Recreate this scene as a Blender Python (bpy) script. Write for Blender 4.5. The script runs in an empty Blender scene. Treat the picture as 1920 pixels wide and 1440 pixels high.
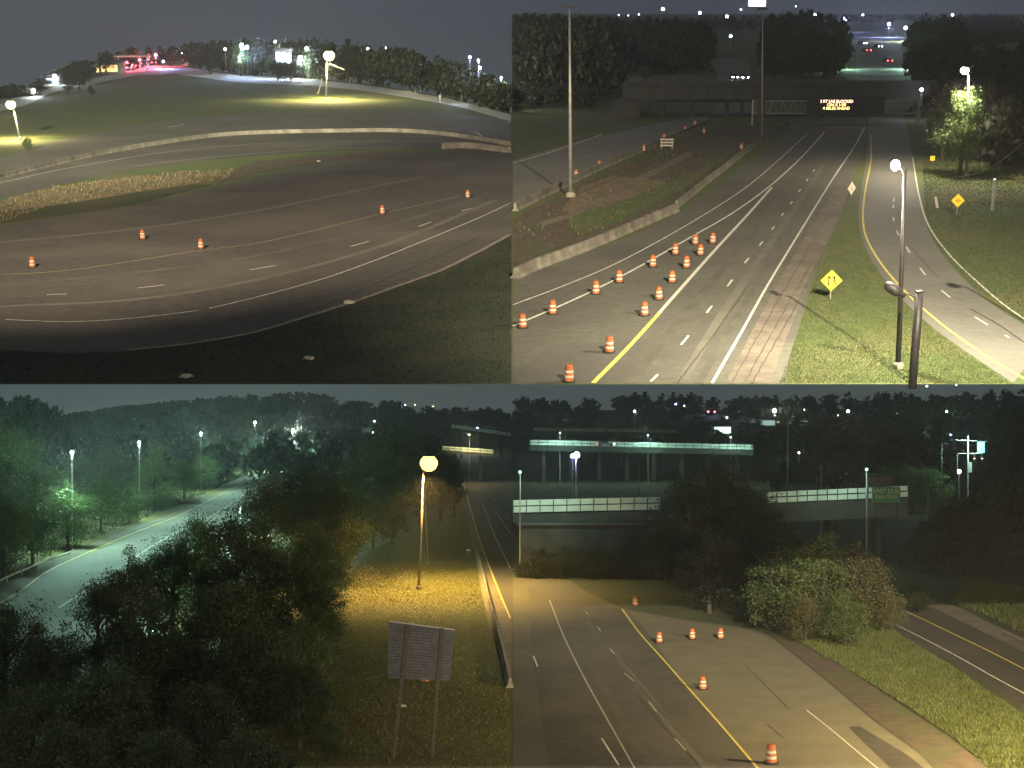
import bpy, bmesh, math, random
import numpy as np
from mathutils import Matrix, Vector
R = math.radians
sc = bpy.context.scene
col = sc.collection

# ------------------------------------------------------------------ camera
F = 2700.0            # focal length in pixels of a 1920 wide frame
HZ = 765.0            # row of the level horizon
cd = bpy.data.cameras.new('camera'); cam = bpy.data.objects.new('camera', cd); col.objects.link(cam)
cd.sensor_width = 36.0; cd.lens = 36.0 * F / 1920.0
cd.shift_y = (HZ - 720.0) / 1920.0
cd.clip_start = 0.5; cd.clip_end = 12000
cam.rotation_euler = (R(90), 0, 0)
sc.camera = cam

# ------------------------------------------------------------------ world: night sky with a city glow
w = bpy.data.worlds.new("World"); sc.world = w; w.use_nodes = True
nt = w.node_tree; nt.nodes.clear()
out = nt.nodes.new('ShaderNodeOutputWorld')
sky = nt.nodes.new('ShaderNodeTexSky'); sky.sky_type = 'NISHITA'; sky.sun_disc = False
sky.sun_elevation = R(-4); sky.sun_rotation = R(200)
b1 = nt.nodes.new('ShaderNodeBackground'); b1.inputs[1].default_value = 0.10
nt.links.new(sky.outputs[0], b1.inputs[0])
tc = nt.nodes.new('ShaderNodeTexCoord'); nz = nt.nodes.new('ShaderNodeTexNoise')
nz.inputs['Scale'].default_value = 3.0; nz.inputs['Detail'].default_value = 3
nt.links.new(tc.outputs['Generated'], nz.inputs['Vector'])
cr = nt.nodes.new('ShaderNodeValToRGB')
cr.color_ramp.elements[0].position = 0; cr.color_ramp.elements[0].color = (.058, .076, .072, 1)
cr.color_ramp.elements[1].position = .30; cr.color_ramp.elements[1].color = (.024, .030, .042, 1)
sx = nt.nodes.new('ShaderNodeSeparateXYZ'); nt.links.new(tc.outputs['Generated'], sx.inputs[0])
ma = nt.nodes.new('ShaderNodeMath'); ma.operation = 'MULTIPLY_ADD'; ma.inputs[1].default_value = .22; nt.links.new(nz.outputs['Fac'], ma.inputs[0]); nt.links.new(sx.outputs[2], ma.inputs[2])
mb_ = nt.nodes.new('ShaderNodeMath'); mb_.operation = 'SUBTRACT'; mb_.inputs[1].default_value = .09; nt.links.new(ma.outputs[0], mb_.inputs[0])
nt.links.new(mb_.outputs[0], cr.inputs[0])
b2 = nt.nodes.new('ShaderNodeBackground'); b2.inputs[1].default_value = 1.2
nt.links.new(cr.outputs[0], b2.inputs[0])
ad = nt.nodes.new('ShaderNodeAddShader')
nt.links.new(b1.outputs[0], ad.inputs[0]); nt.links.new(b2.outputs[0], ad.inputs[1])
nt.links.new(ad.outputs[0], out.inputs[0])

# ------------------------------------------------------------------ faint moonlight
sd = bpy.data.lights.new('moon', 'SUN'); sd.energy = 0.22; sd.angle = R(8); sd.color = (1, .93, .82)
moon = bpy.data.objects.new('moon', sd); col.objects.link(moon); moon.rotation_euler = (R(62), 0, R(-20))

sc.view_settings.view_transform = 'Standard'; sc.view_settings.look = 'None'
sc.view_settings.exposure = 0.85; sc.view_settings.gamma = 1
sc.cycles.use_denoising = True
sc.cycles.max_bounces = 4; sc.cycles.diffuse_bounces = 2; sc.cycles.transparent_max_bounces = 4
sc.cycles.volume_bounces = 0; sc.cycles.sample_clamp_indirect = 3

# ------------------------------------------------------------------ the two ground planes
# 'B': the level ground 22 m under the camera.  'T': a long hillside rising away from the camera.
SL = (HZ - 10.0) / F; TH = math.atan(SL)
TIER = {'B': dict(z0=-22.0, c=1.0, s=0.0, H=22.0, y0=HZ), 'T': dict(z0=-24.0, c=math.cos(TH), s=math.sin(TH), H=24.0, y0=10.0)}
MT = {'B': Matrix.Translation((0, 0, -22.0)), 'T': Matrix.Translation((0, 0, -24.0)) @ Matrix.Rotation(TH, 4, 'X')}

def G(t, px, py):
    k = TIER[t]; y = k['H'] * F / (py - k['y0'])
    return ((px - 960) / F * y, y / k['c'])
def HR(t, v, row):
    k = TIER[t]; q = (HZ - row) / F
    return (q * v * k['c'] - k['z0'] - v * k['s']) / (k['c'] + q * k['s'])
def UX(t, v, wh, px):
    k = TIER[t]; return (px - 960) / F * (v * k['c'] - wh * k['s'])
def P3(t, v, px, row):
    h = HR(t, v, row); return (UX(t, v, h, px), v, h)
def VD(t, row):   # distance along the plane for a row
    return G(t, 960, row)[1]

# ------------------------------------------------------------------ materials
MATS = {}
def nodes_of(name):
    m = bpy.data.materials.new(name); m.use_nodes = True
    return m, m.node_tree, m.node_tree.nodes['Principled BSDF']
def mat(name, c1, c2=None, scale=1.0, rough=.8, metal=0, detail=5, bump=0, c3=None, scale2=None, mix=.5, space='Object', spec=.3):
    if name in MATS: return MATS[name]
    m, nt, b = nodes_of(name)
    b.inputs['Roughness'].default_value = rough; b.inputs['Metallic'].default_value = metal
    b.inputs['Specular IOR Level'].default_value = spec
    if c2 is None: c2 = tuple(x * .72 for x in c1)
    tc = nt.nodes.new('ShaderNodeTexCoord')
    n = nt.nodes.new('ShaderNodeTexNoise'); n.inputs['Scale'].default_value = scale; n.inputs['Detail'].default_value = detail
    nt.links.new(tc.outputs[space], n.inputs['Vector'])
    r = nt.nodes.new('ShaderNodeValToRGB'); r.color_ramp.elements[0].position = .36; r.color_ramp.elements[1].position = .64
    r.color_ramp.elements[0].color = (*c2, 1); r.color_ramp.elements[1].color = (*c1, 1)
    nt.links.new(n.outputs['Fac'], r.inputs[0]); last = r.outputs[0]
    if c3 is not None:
        n2 = nt.nodes.new('ShaderNodeTexNoise'); n2.inputs['Scale'].default_value = scale2 or scale * .1; n2.inputs['Detail'].default_value = 4
        nt.links.new(tc.outputs[space], n2.inputs['Vector'])
        r2 = nt.nodes.new('ShaderNodeValToRGB'); r2.color_ramp.elements[0].position = .45; r2.color_ramp.elements[1].position = .62
        r2.color_ramp.elements[0].color = (0, 0, 0, 1); r2.color_ramp.elements[1].color = (mix, mix, mix, 1)
        nt.links.new(n2.outputs['Fac'], r2.inputs[0])
        mx = nt.nodes.new('ShaderNodeMix'); mx.data_type = 'RGBA'
        nt.links.new(r2.outputs[0], mx.inputs[0]); nt.links.new(last, mx.inputs[6]); mx.inputs[7].default_value = (*c3, 1)
        last = mx.outputs[2]
    nt.links.new(last, b.inputs['Base Color'])
    if bump:
        bp = nt.nodes.new('ShaderNodeBump'); bp.inputs['Strength'].default_value = bump; bp.inputs['Distance'].default_value = .05
        nt.links.new(n.outputs['Fac'], bp.inputs['Height']); nt.links.new(bp.outputs[0], b.inputs['Normal'])
    MATS[name] = m; return m
def emit(name, c, s, sample=False):
    if name in MATS: return MATS[name]
    m, nt, b = nodes_of(name)
    b.inputs['Base Color'].default_value = (*[min(1, x) for x in c], 1)
    b.inputs['Emission Color'].default_value = (*c, 1); b.inputs['Emission Strength'].default_value = s
    if not sample:
        try: m.cycles.emission_sampling = 'NONE'
        except Exception: pass
    MATS[name] = m; return m
def leafmat(name, c1, c2, c3):
    m, nt, b = nodes_of(name)
    g = nt.nodes.new('ShaderNodeNewGeometry'); oi = nt.nodes.new('ShaderNodeObjectInfo')
    n = nt.nodes.new('ShaderNodeTexNoise'); n.inputs['Scale'].default_value = .9; n.inputs['Detail'].default_value = 3
    nt.links.new(g.outputs['Position'], n.inputs['Vector'])
    r = nt.nodes.new('ShaderNodeValToRGB'); e = r.color_ramp.elements
    e[0].position = .3; e[0].color = (*c1, 1); e[1].position = .55; e[1].color = (*c2, 1)
    x = e.new(.75); x.color = (*c3, 1)
    nt.links.new(n.outputs['Fac'], r.inputs[0])
    hs = nt.nodes.new('ShaderNodeHueSaturation')
    mp = nt.nodes.new('ShaderNodeMapRange'); mp.inputs[3].default_value = .7; mp.inputs[4].default_value = 1.25
    nt.links.new(oi.outputs['Random'], mp.inputs[0]); nt.links.new(mp.outputs[0], hs.inputs['Value'])
    nt.links.new(r.outputs[0], hs.inputs['Color']); nt.links.new(hs.outputs[0], b.inputs['Base Color'])
    b.inputs['Roughness'].default_value = .55; b.inputs['Specular IOR Level'].default_value = .35
    tr = nt.nodes.new('ShaderNodeBsdfTranslucent'); nt.links.new(hs.outputs[0], tr.inputs[0])
    ms = nt.nodes.new('ShaderNodeMixShader'); ms.inputs[0].default_value = .3
    nt.links.new(b.outputs[0], ms.inputs[1]); nt.links.new(tr.outputs[0], ms.inputs[2])
    nt.links.new(ms.outputs[0], nt.nodes['Material Output'].inputs['Surface'])
    MATS[name] = m; return m

ASPH = mat('asphalt', (.070, .064, .054), (.050, .046, .040), 1.1, .85, c3=(.092, .082, .066), scale2=.06, mix=.7, bump=.2)
ASPH2 = mat('worn_asphalt', (.098, .094, .074), (.074, .071, .057), 1.4, .85, c3=(.060, .055, .047), scale2=.08, mix=.6, bump=.2)
ASPHD = mat('dark_asphalt', (.052, .046, .040), (.040, .036, .031), 1.2, .8, c3=(.066, .057, .047), scale2=.07, mix=.7, bump=.2)
ASPHG = mat('pale_asphalt', (.125, .122, .105), (.098, .095, .083), 1.3, .8, c3=(.145, .138, .118), scale2=.07, mix=.6, bump=.2)
CONC = mat('concrete', (.30, .27, .21), (.21, .19, .15), .8, .85, c3=(.14, .12, .10), scale2=.25, mix=.6, bump=.2)
DCON = mat('shaded_concrete', (.046, .048, .046), (.030, .031, .030), .5, .9)  # concrete with the bridges' shade put into its colour
SHOUL = mat('shoulder', (.15, .125, .095), (.10, .085, .066), .9, .9, c3=(.075, .062, .05), scale2=.16, mix=.6, bump=.3)
WHITE = mat('white_paint', (.60, .58, .50), (.38, .36, .30), 2.5, .6)
YELL = mat('yellow_paint', (.62, .52, .12), (.42, .34, .09), 2.5, .6)
FADE = mat('faded_paint', (.24, .20, .15), (.13, .11, .085), 2.0, .7)
GRASS = mat('grass', (.070, .095, .028), (.042, .062, .020), 2.2, .95, c3=(.090, .085, .035), scale2=.12, mix=.7, bump=.6, detail=8)
GRASSD = mat('dim_grass', (.040, .050, .020), (.022, .028, .012), 2.0, .95, c3=(.055, .050, .025), scale2=.15, mix=.6, bump=.6, detail=8)
GRASSY = mat('dry_grass', (.100, .092, .026), (.062, .058, .018), 2.4, .95, c3=(.085, .060, .025), scale2=.13, mix=.7, bump=.6, detail=8)
DIRT = mat('dirt', (.17, .125, .075), (.10, .075, .048), 1.3, .95, c3=(.06, .07, .03), scale2=.2, mix=.7, bump=.6, detail=8)
MUD = mat('mud', (.085, .060, .045), (.05, .040, .030), .9, .95, c3=(.055, .065, .03), scale2=.15, mix=.8, bump=.6, detail=8)
TAR = mat('tar', (.045, .041, .035), (.060, .054, .045), 1.5, .7)
STEEL = mat('galvanised_steel', (.32, .31, .28), (.22, .21, .20), 3, .5, metal=.5)
DARKM = mat('dark_steel', (.035, .033, .032), (.022, .021, .021), 3, .5, metal=.3)
BACK = mat('sign_back', (.065, .065, .062), (.045, .045, .044), 3, .55, metal=.3)
WOOD = mat('wooden_pole', (.12, .09, .06), (.07, .05, .035), 4, .9)
ORANGE = mat('orange_plastic', (.33, .095, .03), (.20, .06, .022), 5, .5)
REFL = mat('reflective_white', (.40, .36, .28), (.27, .24, .19), 5, .45)
RUBB = mat('black_rubber', (.02, .02, .02), None, 5, .8)
SYEL = mat('sign_yellow', (.95, .60, .03), (.82, .50, .03), 5, .4)
SGRN = mat('sign_green', (.02, .16, .09), (.015, .12, .07), 5, .5)
SBLK = mat('sign_black', (.02, .015, .01), None, 5, .6)
BARK = mat('bark', (.075, .058, .042), (.04, .032, .024), 6, .95, bump=.5)
WALLG = mat('render_wall', (.30, .30, .26), (.22, .22, .19), 2, .9)
BRICK = mat('brick_wall', (.22, .11, .075), (.16, .085, .06), 2, .9)
ROOF = mat('roofing', (.07, .065, .065), None, 2, .8)
EARTH = mat('earth', (.06, .05, .035), None, .6, .95)
CARP = mat('car_paint', (.10, .11, .13), (.09, .10, .12), 3, .3, metal=.4)
GLASS = mat('dark_glass', (.02, .025, .03), None, 3, .15)
LF1 = leafmat('leaves', (.026, .042, .014), (.052, .074, .024), (.082, .092, .034))
LF2 = leafmat('lamplit_leaves', (.045, .075, .025), (.080, .125, .040), (.13, .15, .05))  # leaf green lifted in colour for trees under lamps
LF3 = leafmat('unlit_leaves', (.012, .017, .009), (.020, .026, .013), (.030, .034, .018))  # leaf green darkened in colour for unlit trees and weeds
LF4 = leafmat('dry_leaves', (.045, .048, .020), (.070, .068, .026), (.095, .080, .034))
DRYB = leafmat('dry_blades', (.070, .055, .028), (.14, .11, .055), (.20, .16, .08))
BLADE = leafmat('grass_blades', (.050, .064, .020), (.070, .084, .025), (.095, .098, .036))

# ------------------------------------------------------------------ mesh helpers
def setp(o, label=None, cat=None, group=None, kind=None):
    if label: o['label'] = label
    if cat: o['category'] = cat
    if group: o['group'] = group
    if kind: o['kind'] = kind
    return o
def link_mesh(name, me, m, parent=None, mw=None, smooth=False):
    me.materials.clear(); me.materials.append(m)
    if smooth: me.shade_smooth()
    o = bpy.data.objects.new(name, me); col.objects.link(o)
    if parent is not None: o.parent = parent
    elif mw is not None: o.matrix_world = mw
    return o
class MB:
    def __init__(s): s.v = []; s.f = []
    def add(s, vs, fs):
        n = len(s.v); s.v += [tuple(x) for x in vs]; s.f += [tuple(i + n for i in f) for f in fs]; return s
    def box(s, c, d, rz=0, ry=0):
        x, y, z = (q / 2 for q in d); M = Matrix.Translation(c) @ Matrix.Rotation(rz, 4, 'Z') @ Matrix.Rotation(ry, 4, 'Y')
        vs = [M @ Vector(p) for p in [(-x,-y,-z),(x,-y,-z),(x,y,-z),(-x,y,-z),(-x,-y,z),(x,-y,z),(x,y,z),(-x,y,z)]]
        return s.add(vs, [(0,3,2,1),(4,5,6,7),(0,1,5,4),(1,2,6,5),(2,3,7,6),(3,0,4,7)])
    def tube(s, pts, rs, n=8, cap=True):
        pts = [Vector(p) for p in pts]
        if not hasattr(rs, '__len__'): rs = [rs] * len(pts)
        rings = []
        for i, p in enumerate(pts):
            d = (pts[min(i+1, len(pts)-1)] - pts[max(i-1, 0)]).normalized()
            a = Vector((1, 0, 0)) if abs(d.x) < .8 else Vector((0, 1, 0))
            u = d.cross(a).normalized(); v = d.cross(u)
            rings.append([p + (u * math.cos(k*2*math.pi/n) + v * math.sin(k*2*math.pi/n)) * rs[i] for k in range(n)])
        vs = [q for r_ in rings for q in r_]; fs = []
        for i in range(len(pts) - 1):
            for k in range(n):
                k2 = (k+1) % n; fs.append((i*n+k, i*n+k2, (i+1)*n+k2, (i+1)*n+k))
        if cap: fs += [tuple(range(n)), tuple(range((len(pts)-1)*n, len(pts)*n))]
        return s.add(vs, fs)
    def lathe(s, prof, n=16, c=(0, 0, 0)):
        vs = []; fs = []
        for r_, z in prof:
            for k in range(n):
                a = 2*math.pi*k/n; vs.append((c[0]+r_*math.cos(a), c[1]+r_*math.sin(a), c[2]+z))
        for i in range(len(prof)-1):
            for k in range(n):
                k2 = (k+1) % n; fs.append((i*n+k, i*n+k2, (i+1)*n+k2, (i+1)*n+k))
        fs += [tuple(reversed(range(n))), tuple(range((len(prof)-1)*n, len(prof)*n))]
        return s.add(vs, fs)
    def plate(s, poly, y, th):   # outline in x,z extruded along y
        n = len(poly)
        vs = [(x, y, z) for x, z in poly] + [(x, y + th, z) for x, z in poly]
        fs = [tuple(range(n)), tuple(reversed(range(n, 2*n)))] + [(i, (i+1) % n, n + (i+1) % n, n + i) for i in range(n)]
        return s.add(vs, fs)
    def build(s, name, m, parent=None, off=None, mw=None, smooth=False):
        me = bpy.data.meshes.new(name)
        vs = s.v if off is None else [(x-off[0], y-off[1], z) for x, y, z in s.v]
        me.from_pydata(vs, [], s.f)
        bm = bmesh.new(); bm.from_mesh(me); bmesh.ops.recalc_face_normals(bm, faces=bm.faces); bm.to_mesh(me); bm.free()
        return link_mesh(name, me, m, parent, mw, smooth)
def thing(t, name, label, cat, u, v, rz=0, group=None, sc_=1, w0=0):
    o = bpy.data.objects.new(name, None); col.objects.link(o); o.empty_display_size = .3
    o.matrix_world = MT[t] @ Matrix.Translation((u, v, w0)) @ Matrix.Rotation(rz, 4, 'Z') @ Matrix.Scale(sc_, 4)
    return setp(o, label, cat, group)
def dup(o, t=None, u=0, v=0, rz=0, label=None, group=None, scl=(1, 1, 1), parent=None, w0=0):
    c = o.copy(); col.objects.link(c)
    if parent is not None: c.parent = parent
    else:
        c.matrix_world = MT[t] @ Matrix.Translation((u, v, w0)) @ Matrix.Rotation(rz, 4, 'Z') @ Matrix.Diagonal((*scl, 1))
        if label: c['label'] = label
        if group: c['group'] = group
    for ch in KIDS.get(o.name, []):
        KIDS.setdefault(c.name, []).append(dup(ch, parent=c))
    return c
KIDS = {}
def reg(o):
    for ch in bpy.data.objects:
        if ch.parent is o: KIDS.setdefault(o.name, []).append(ch); reg(ch)
    return o

def smooth_px(p, n=48):
    p = [np.array(q, float) for q in p]
    if len(p) < 3:
        return [tuple(p[0] + (p[-1]-p[0]) * i/(n-1)) for i in range(n)]
    q = [2*p[0]-p[1]] + p + [2*p[-1]-p[-2]]
    d = [np.linalg.norm(p[i+1]-p[i]) for i in range(len(p)-1)]; T = sum(d); out = []
    for k in range(n):
        s_ = T * k/(n-1); i = 0
        while i < len(d)-1 and s_ > d[i]: s_ -= d[i]; i += 1
        t = min(1, s_/d[i]) if d[i] else 0
        a, b, c, e = q[i], q[i+1], q[i+2], q[i+3]
        out.append(tuple(.5*((2*b)+(-a+c)*t+(2*a-5*b+4*c-e)*t*t+(-a+3*b-3*c+e)*t**3)))
    return out
def strip(t, name, e1, e2, m, lift, n=60, kind='structure', label=None):
    a = [G(t, *q) for q in smooth_px(e1, n)]; b = [G(t, *q) for q in smooth_px(e2, n)]
    mb = MB()
    vs = []
    K = 6
    for i in range(n):
        for k in range(K+1):
            f_ = k/K; vs.append((a[i][0]*(1-f_)+b[i][0]*f_, a[i][1]*(1-f_)+b[i][1]*f_, lift))
    fs = [(i*(K+1)+k, i*(K+1)+k+1, (i+1)*(K+1)+k+1, (i+1)*(K+1)+k) for i in range(n-1) for k in range(K)]
    mb.add(vs, fs)
    o = mb.build(name, m, mw=MT[t]); setp(o, label, None, None, kind); return o
def patch(t, name, poly, m, lift, kind='structure'):
    pp = [G(t, *q) for q in poly]
    bm = bmesh.new(); f = bm.faces.new([bm.verts.new((x, y, lift)) for x, y in pp])
    bmesh.ops.triangulate(bm, faces=[f]); bmesh.ops.recalc_face_normals(bm, faces=bm.faces)
    me = bpy.data.meshes.new(name); bm.to_mesh(me); bm.free()
    if me.polygons[0].normal.z < 0: me.flip_normals()
    o = link_mesh(name, me, m, mw=MT[t]); setp(o, kind=kind); return o
def offset(pts, d):
    out = []
    for i, p in enumerate(pts):
        a = pts[max(0, i-1)]; b = pts[min(len(pts)-1, i+1)]
        tx, ty = b[0]-a[0], b[1]-a[1]; l = math.hypot(tx, ty) or 1
        out.append((p[0]-ty/l*d, p[1]+tx/l*d))
    return out
def line(t, pts, wd, m, lift=.02, n=70, name='road_marking', wiggle=0):
    c = [G(t, *q) for q in smooth_px(pts, n)]
    if wiggle:
        rr = random.Random(len(pts)*7+int(pts[0][0])); c = [(x+rr.uniform(-wiggle, wiggle), y+rr.uniform(-wiggle, wiggle)) for x, y in c]
    a = offset(c, wd/2); b = offset(c, -wd/2)
    vs = [(x, y, lift) for x, y in a] + [(x, y, lift) for x, y in b]
    mb = MB().add(vs, [(i, i+1, n+i+1, n+i) for i in range(n-1)])
    o = mb.build(name, m, mw=MT[t]); setp(o, kind='structure'); return o
def dashes(t, segs, wd, m, lift=.02):
    mb = MB()
    for s_ in segs:
        c = [G(t, *q) for q in smooth_px(s_, 6)]; a = offset(c, wd/2); b = offset(c, -wd/2)
        mb.add([(x, y, lift) for x, y in a] + [(x, y, lift) for x, y in b], [(i, i+1, 7+i, 6+i) for i in range(5)])
    o = mb.build('road_marking', m, mw=MT[t]); setp(o, kind='structure'); return o
def sweep(t, name, label, cat, pts, prof, m, n=60, group=None, seams=0):
    """a wall or barrier: profile (offset, height) swept along a ground line"""
    c = [G(t, *q) for q in smooth_px(pts, n)]; K = len(prof)
    vs = []
    cols = [offset(c, d) for d, h in prof]
    for i in range(n):
        for k in range(K): vs.append((cols[k][i][0], cols[k][i][1], prof[k][1]))
    fs = [(i*K+k, i*K+(k+1) % K, (i+1)*K+(k+1) % K, (i+1)*K+k) for i in range(n-1) for k in range(K)]
    fs += [tuple(range(K)), tuple(range((n-1)*K, n*K))]
    mb = MB().add(vs, fs)
    me0 = mb.build(name, m, off=c[n//2])
    me0.matrix_world = MT[t] @ Matrix.Translation((c[n//2][0], c[n//2][1], 0))
    return setp(me0, label, cat, group)
JERSEY = [(-.30, -.05), (-.30, .08), (-.16, .33), (-.09, .95), (.09, .95), (.16, .33), (.30, .08), (.30, -.05)]
def barrier(t, label, pts, h=1.0, wd=1.0, group='concrete barriers along the highway'):
    return sweep(t, 'concrete_barrier', label, 'barrier', pts, [(a*wd, b*h) for a, b in JERSEY], mat('barrier_concrete', (.20, .18, .145), (.13, .118, .095), .9, .9, c3=(.085, .075, .062), scale2=.5, mix=.7, bump=.3), group=group)

# ------------------------------------------------------------------ foliage
def leaf_arrays(rng, n, rad, hh, size, clusters, spread, shape=1.0):
    cc = rng.normal(size=(clusters, 3)); cc /= np.linalg.norm(cc, axis=1)[:, None]
    rr = rng.uniform(.25, 1.0, clusters)**.6; rr[::7] *= 1.22; rr[3::9] *= .8
    cc *= rr[:, None]
    cc[:, 0] *= rad; cc[:, 1] *= rad; cc[:, 2] *= hh
    fac = np.clip(1 - np.maximum(cc[:, 2], 0)/hh*.45*shape, .3, 1); cc[:, 0] *= fac; cc[:, 1] *= fac
    cs = rng.uniform(.5, 1.3, clusters)
    idx = rng.integers(0, clusters, n)
    p = cc[idx] + rng.normal(size=(n, 3)) * (spread * cs[idx])[:, None] * np.array([1, 1, .7])
    a = rng.normal(size=(n, 3)); a /= np.linalg.norm(a, axis=1)[:, None]
    b = rng.normal(size=(n, 3)); b -= (a*b).sum(1)[:, None]*a; b /= np.linalg.norm(b, axis=1)[:, None]
    s_ = size * rng.uniform(.6, 1.3, n)[:, None]
    return np.stack([p - a*s_, p - b*s_*.55, p + a*s_, p + b*s_*.55], axis=1)
def quads_mesh(name, q):
    n = len(q); me = bpy.data.meshes.new(name)
    me.vertices.add(n*4); me.vertices.foreach_set('co', q.reshape(-1).astype('f'))
    me.loops.add(n*4); me.loops.foreach_set('vertex_index', np.arange(n*4, dtype='i'))
    me.polygons.add(n); me.polygons.foreach_set('loop_start', np.arange(0, n*4, 4, dtype='i')); me.polygons.foreach_set('loop_total', np.full(n, 4, 'i'))
    me.update(calc_edges=True); return me
RNG = np.random.default_rng(7)
# crown units: radius 1, height 2 (centre 0) scaled later per tree; near = leaf sized
NEARC = [leaf_arrays(np.random.default_rng(10+i), 17000, .82, .9, .023, 110, .13) for i in range(4)]
MIDC = [leaf_arrays(np.random.default_rng(30+i), 5200, .82, .9, .040, 60, .13) for i in range(4)]
FARC = [leaf_arrays(np.random.default_rng(50+i), 420, .80, .85, .14, 26, .13) for i in range(5)]
CM = {}
def crown_mesh(kind, i, m):
    key = (kind, i, m.name)
    if key not in CM:
        me = quads_mesh('crown', {'near': NEARC, 'mid': MIDC, 'far': FARC}[kind][i]); me.materials.append(m); CM[key] = me
    return CM[key]
def trunk_mesh(i):
    key = ('trunk', i)
    if key not in CM:
        r = random.Random(i+5); mb = MB()
        mb.tube([(0,0,-.03), (.01,.0,.2), (r.uniform(-.02,.02),.01,.45), (r.uniform(-.03,.03),0,.75)], [.028,.022,.016,.006], 7)
        for k in range(7):
            a = r.uniform(0, 6.28); z = r.uniform(.28, .6); l = r.uniform(.15, .26)
            mb.tube([(0,0,z), (math.cos(a)*l*.5, math.sin(a)*l*.5, z+l*.45), (math.cos(a)*l, math.sin(a)*l, z+l)], [.010,.007,.003], 5)
        o = mb.build('trunk', BARK); CM[key] = o.data; bpy.data.objects.remove(o)
    return CM[key]
TREEN = 0
def tree(t, px, base_row, top_row, label, kind='mid', m=None, wr=.36, v=None, group=None, name='tree', low=.12, cat='tree'):
    """a tree whose foot is at a pixel of the ground, as tall as its top row says"""
    global TREEN; TREEN += 1
    r = random.Random(TREEN*3)
    if v is None: u, v = G(t, px, base_row)
    else: u = UX(t, v, 0, px)
    h = HR(t, v, top_row)
    o = thing(t, name, label, cat, u, v, 0, group)
    hc = h*(1-low)/2; rad = h*wr
    c = bpy.data.objects.new('crown', crown_mesh(kind, r.randrange(len(NEARC)), m or LF1)); col.objects.link(c); c.parent = o
    c.location = (0, 0, h - hc*1.02); c.scale = (rad/.92, rad/.92, hc/1.02); c.rotation_euler = (0, 0, r.uniform(0, 6.28))
    tr = bpy.data.objects.new('trunk', trunk_mesh(r.randrange(4))); col.objects.link(tr); tr.parent = o
    tr.scale = (h, h, h); tr.rotation_euler = (0, 0, r.uniform(0, 6.28))
    return o
def wood(t, spots, label, m, name='woodland', clip=None, seed=1, leaf='far'):
    """spots: (u, v, w_base, height, radius) merged as one far mass of crowns"""
    r = random.Random(seed); qs = []
    lib = {'far': FARC, 'mid': MIDC}[leaf]
    for (u, v, wb, h, rad) in spots:
        q = lib[r.randrange(len(lib))].copy(); a = r.uniform(0, 6.28); ca, sa = math.cos(a), math.sin(a)
        x = q[..., 0]*ca - q[..., 1]*sa; y = q[..., 0]*sa + q[..., 1]*ca
        q[..., 0] = x*rad + u; q[..., 1] = y*rad + v; q[..., 2] = q[..., 2]*h*.5/.95 + wb + h*.5
        qs.append(q)
    q = np.concatenate(qs)
    if clip == 'L': q = q[q[..., 0].max(1) < 0]
    if clip == 'R': q = q[q[..., 0].min(1) > 0]
    o = link_mesh(name, quads_mesh(name, q), m, mw=MT[t]); setp(o, label, None, None, 'stuff'); return o
def tufts(t, name, label, poly, n, h, m, seed=3, tilt=.4, wd=.03):
    """grass blades scattered inside a pixel polygon"""
    rng = np.random.default_rng(seed); pp = [G(t, *q) for q in poly]
    xs = [p[0] for p in pp]; ys = [p[1] for p in pp]
    pts = []
    P = np.stack([rng.uniform(min(xs), max(xs), n*4), rng.uniform(min(ys), max(ys), n*4)], 1)
    inside = np.zeros(len(P), bool); j = len(pp)-1
    for i in range(len(pp)):
        xi, yi = pp[i]; xj, yj = pp[j]
        cnd = ((yi > P[:, 1]) != (yj > P[:, 1])) & (P[:, 0] < (xj-xi)*(P[:, 1]-yi)/(yj-yi+1e-9)+xi); inside ^= cnd; j = i
    P = P[inside][:n]; k = len(P)
    a = rng.uniform(0, 6.28, k); hh = h*rng.uniform(.4, 1.3, k); lx = rng.normal(0, tilt, k)*hh; ly = rng.normal(0, tilt, k)*hh
    W = wd*rng.uniform(.7, 1.6, k)
    b0 = np.stack([P[:, 0]-np.cos(a)*W, P[:, 1]-np.sin(a)*W, np.full(k, -.02)], 1)
    b1 = np.stack([P[:, 0]+np.cos(a)*W, P[:, 1]+np.sin(a)*W, np.full(k, -.02)], 1)
    t1 = np.stack([P[:, 0]+lx+np.cos(a)*W*.3, P[:, 1]+ly+np.sin(a)*W*.3, hh], 1)
    t0 = np.stack([P[:, 0]+lx-np.cos(a)*W*.3, P[:, 1]+ly-np.sin(a)*W*.3, hh], 1)
    o = link_mesh(name, quads_mesh(name, np.stack([b0, b1, t1, t0], 1)), m, mw=MT[t]); setp(o, label, None, None, 'stuff'); return o

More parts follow.
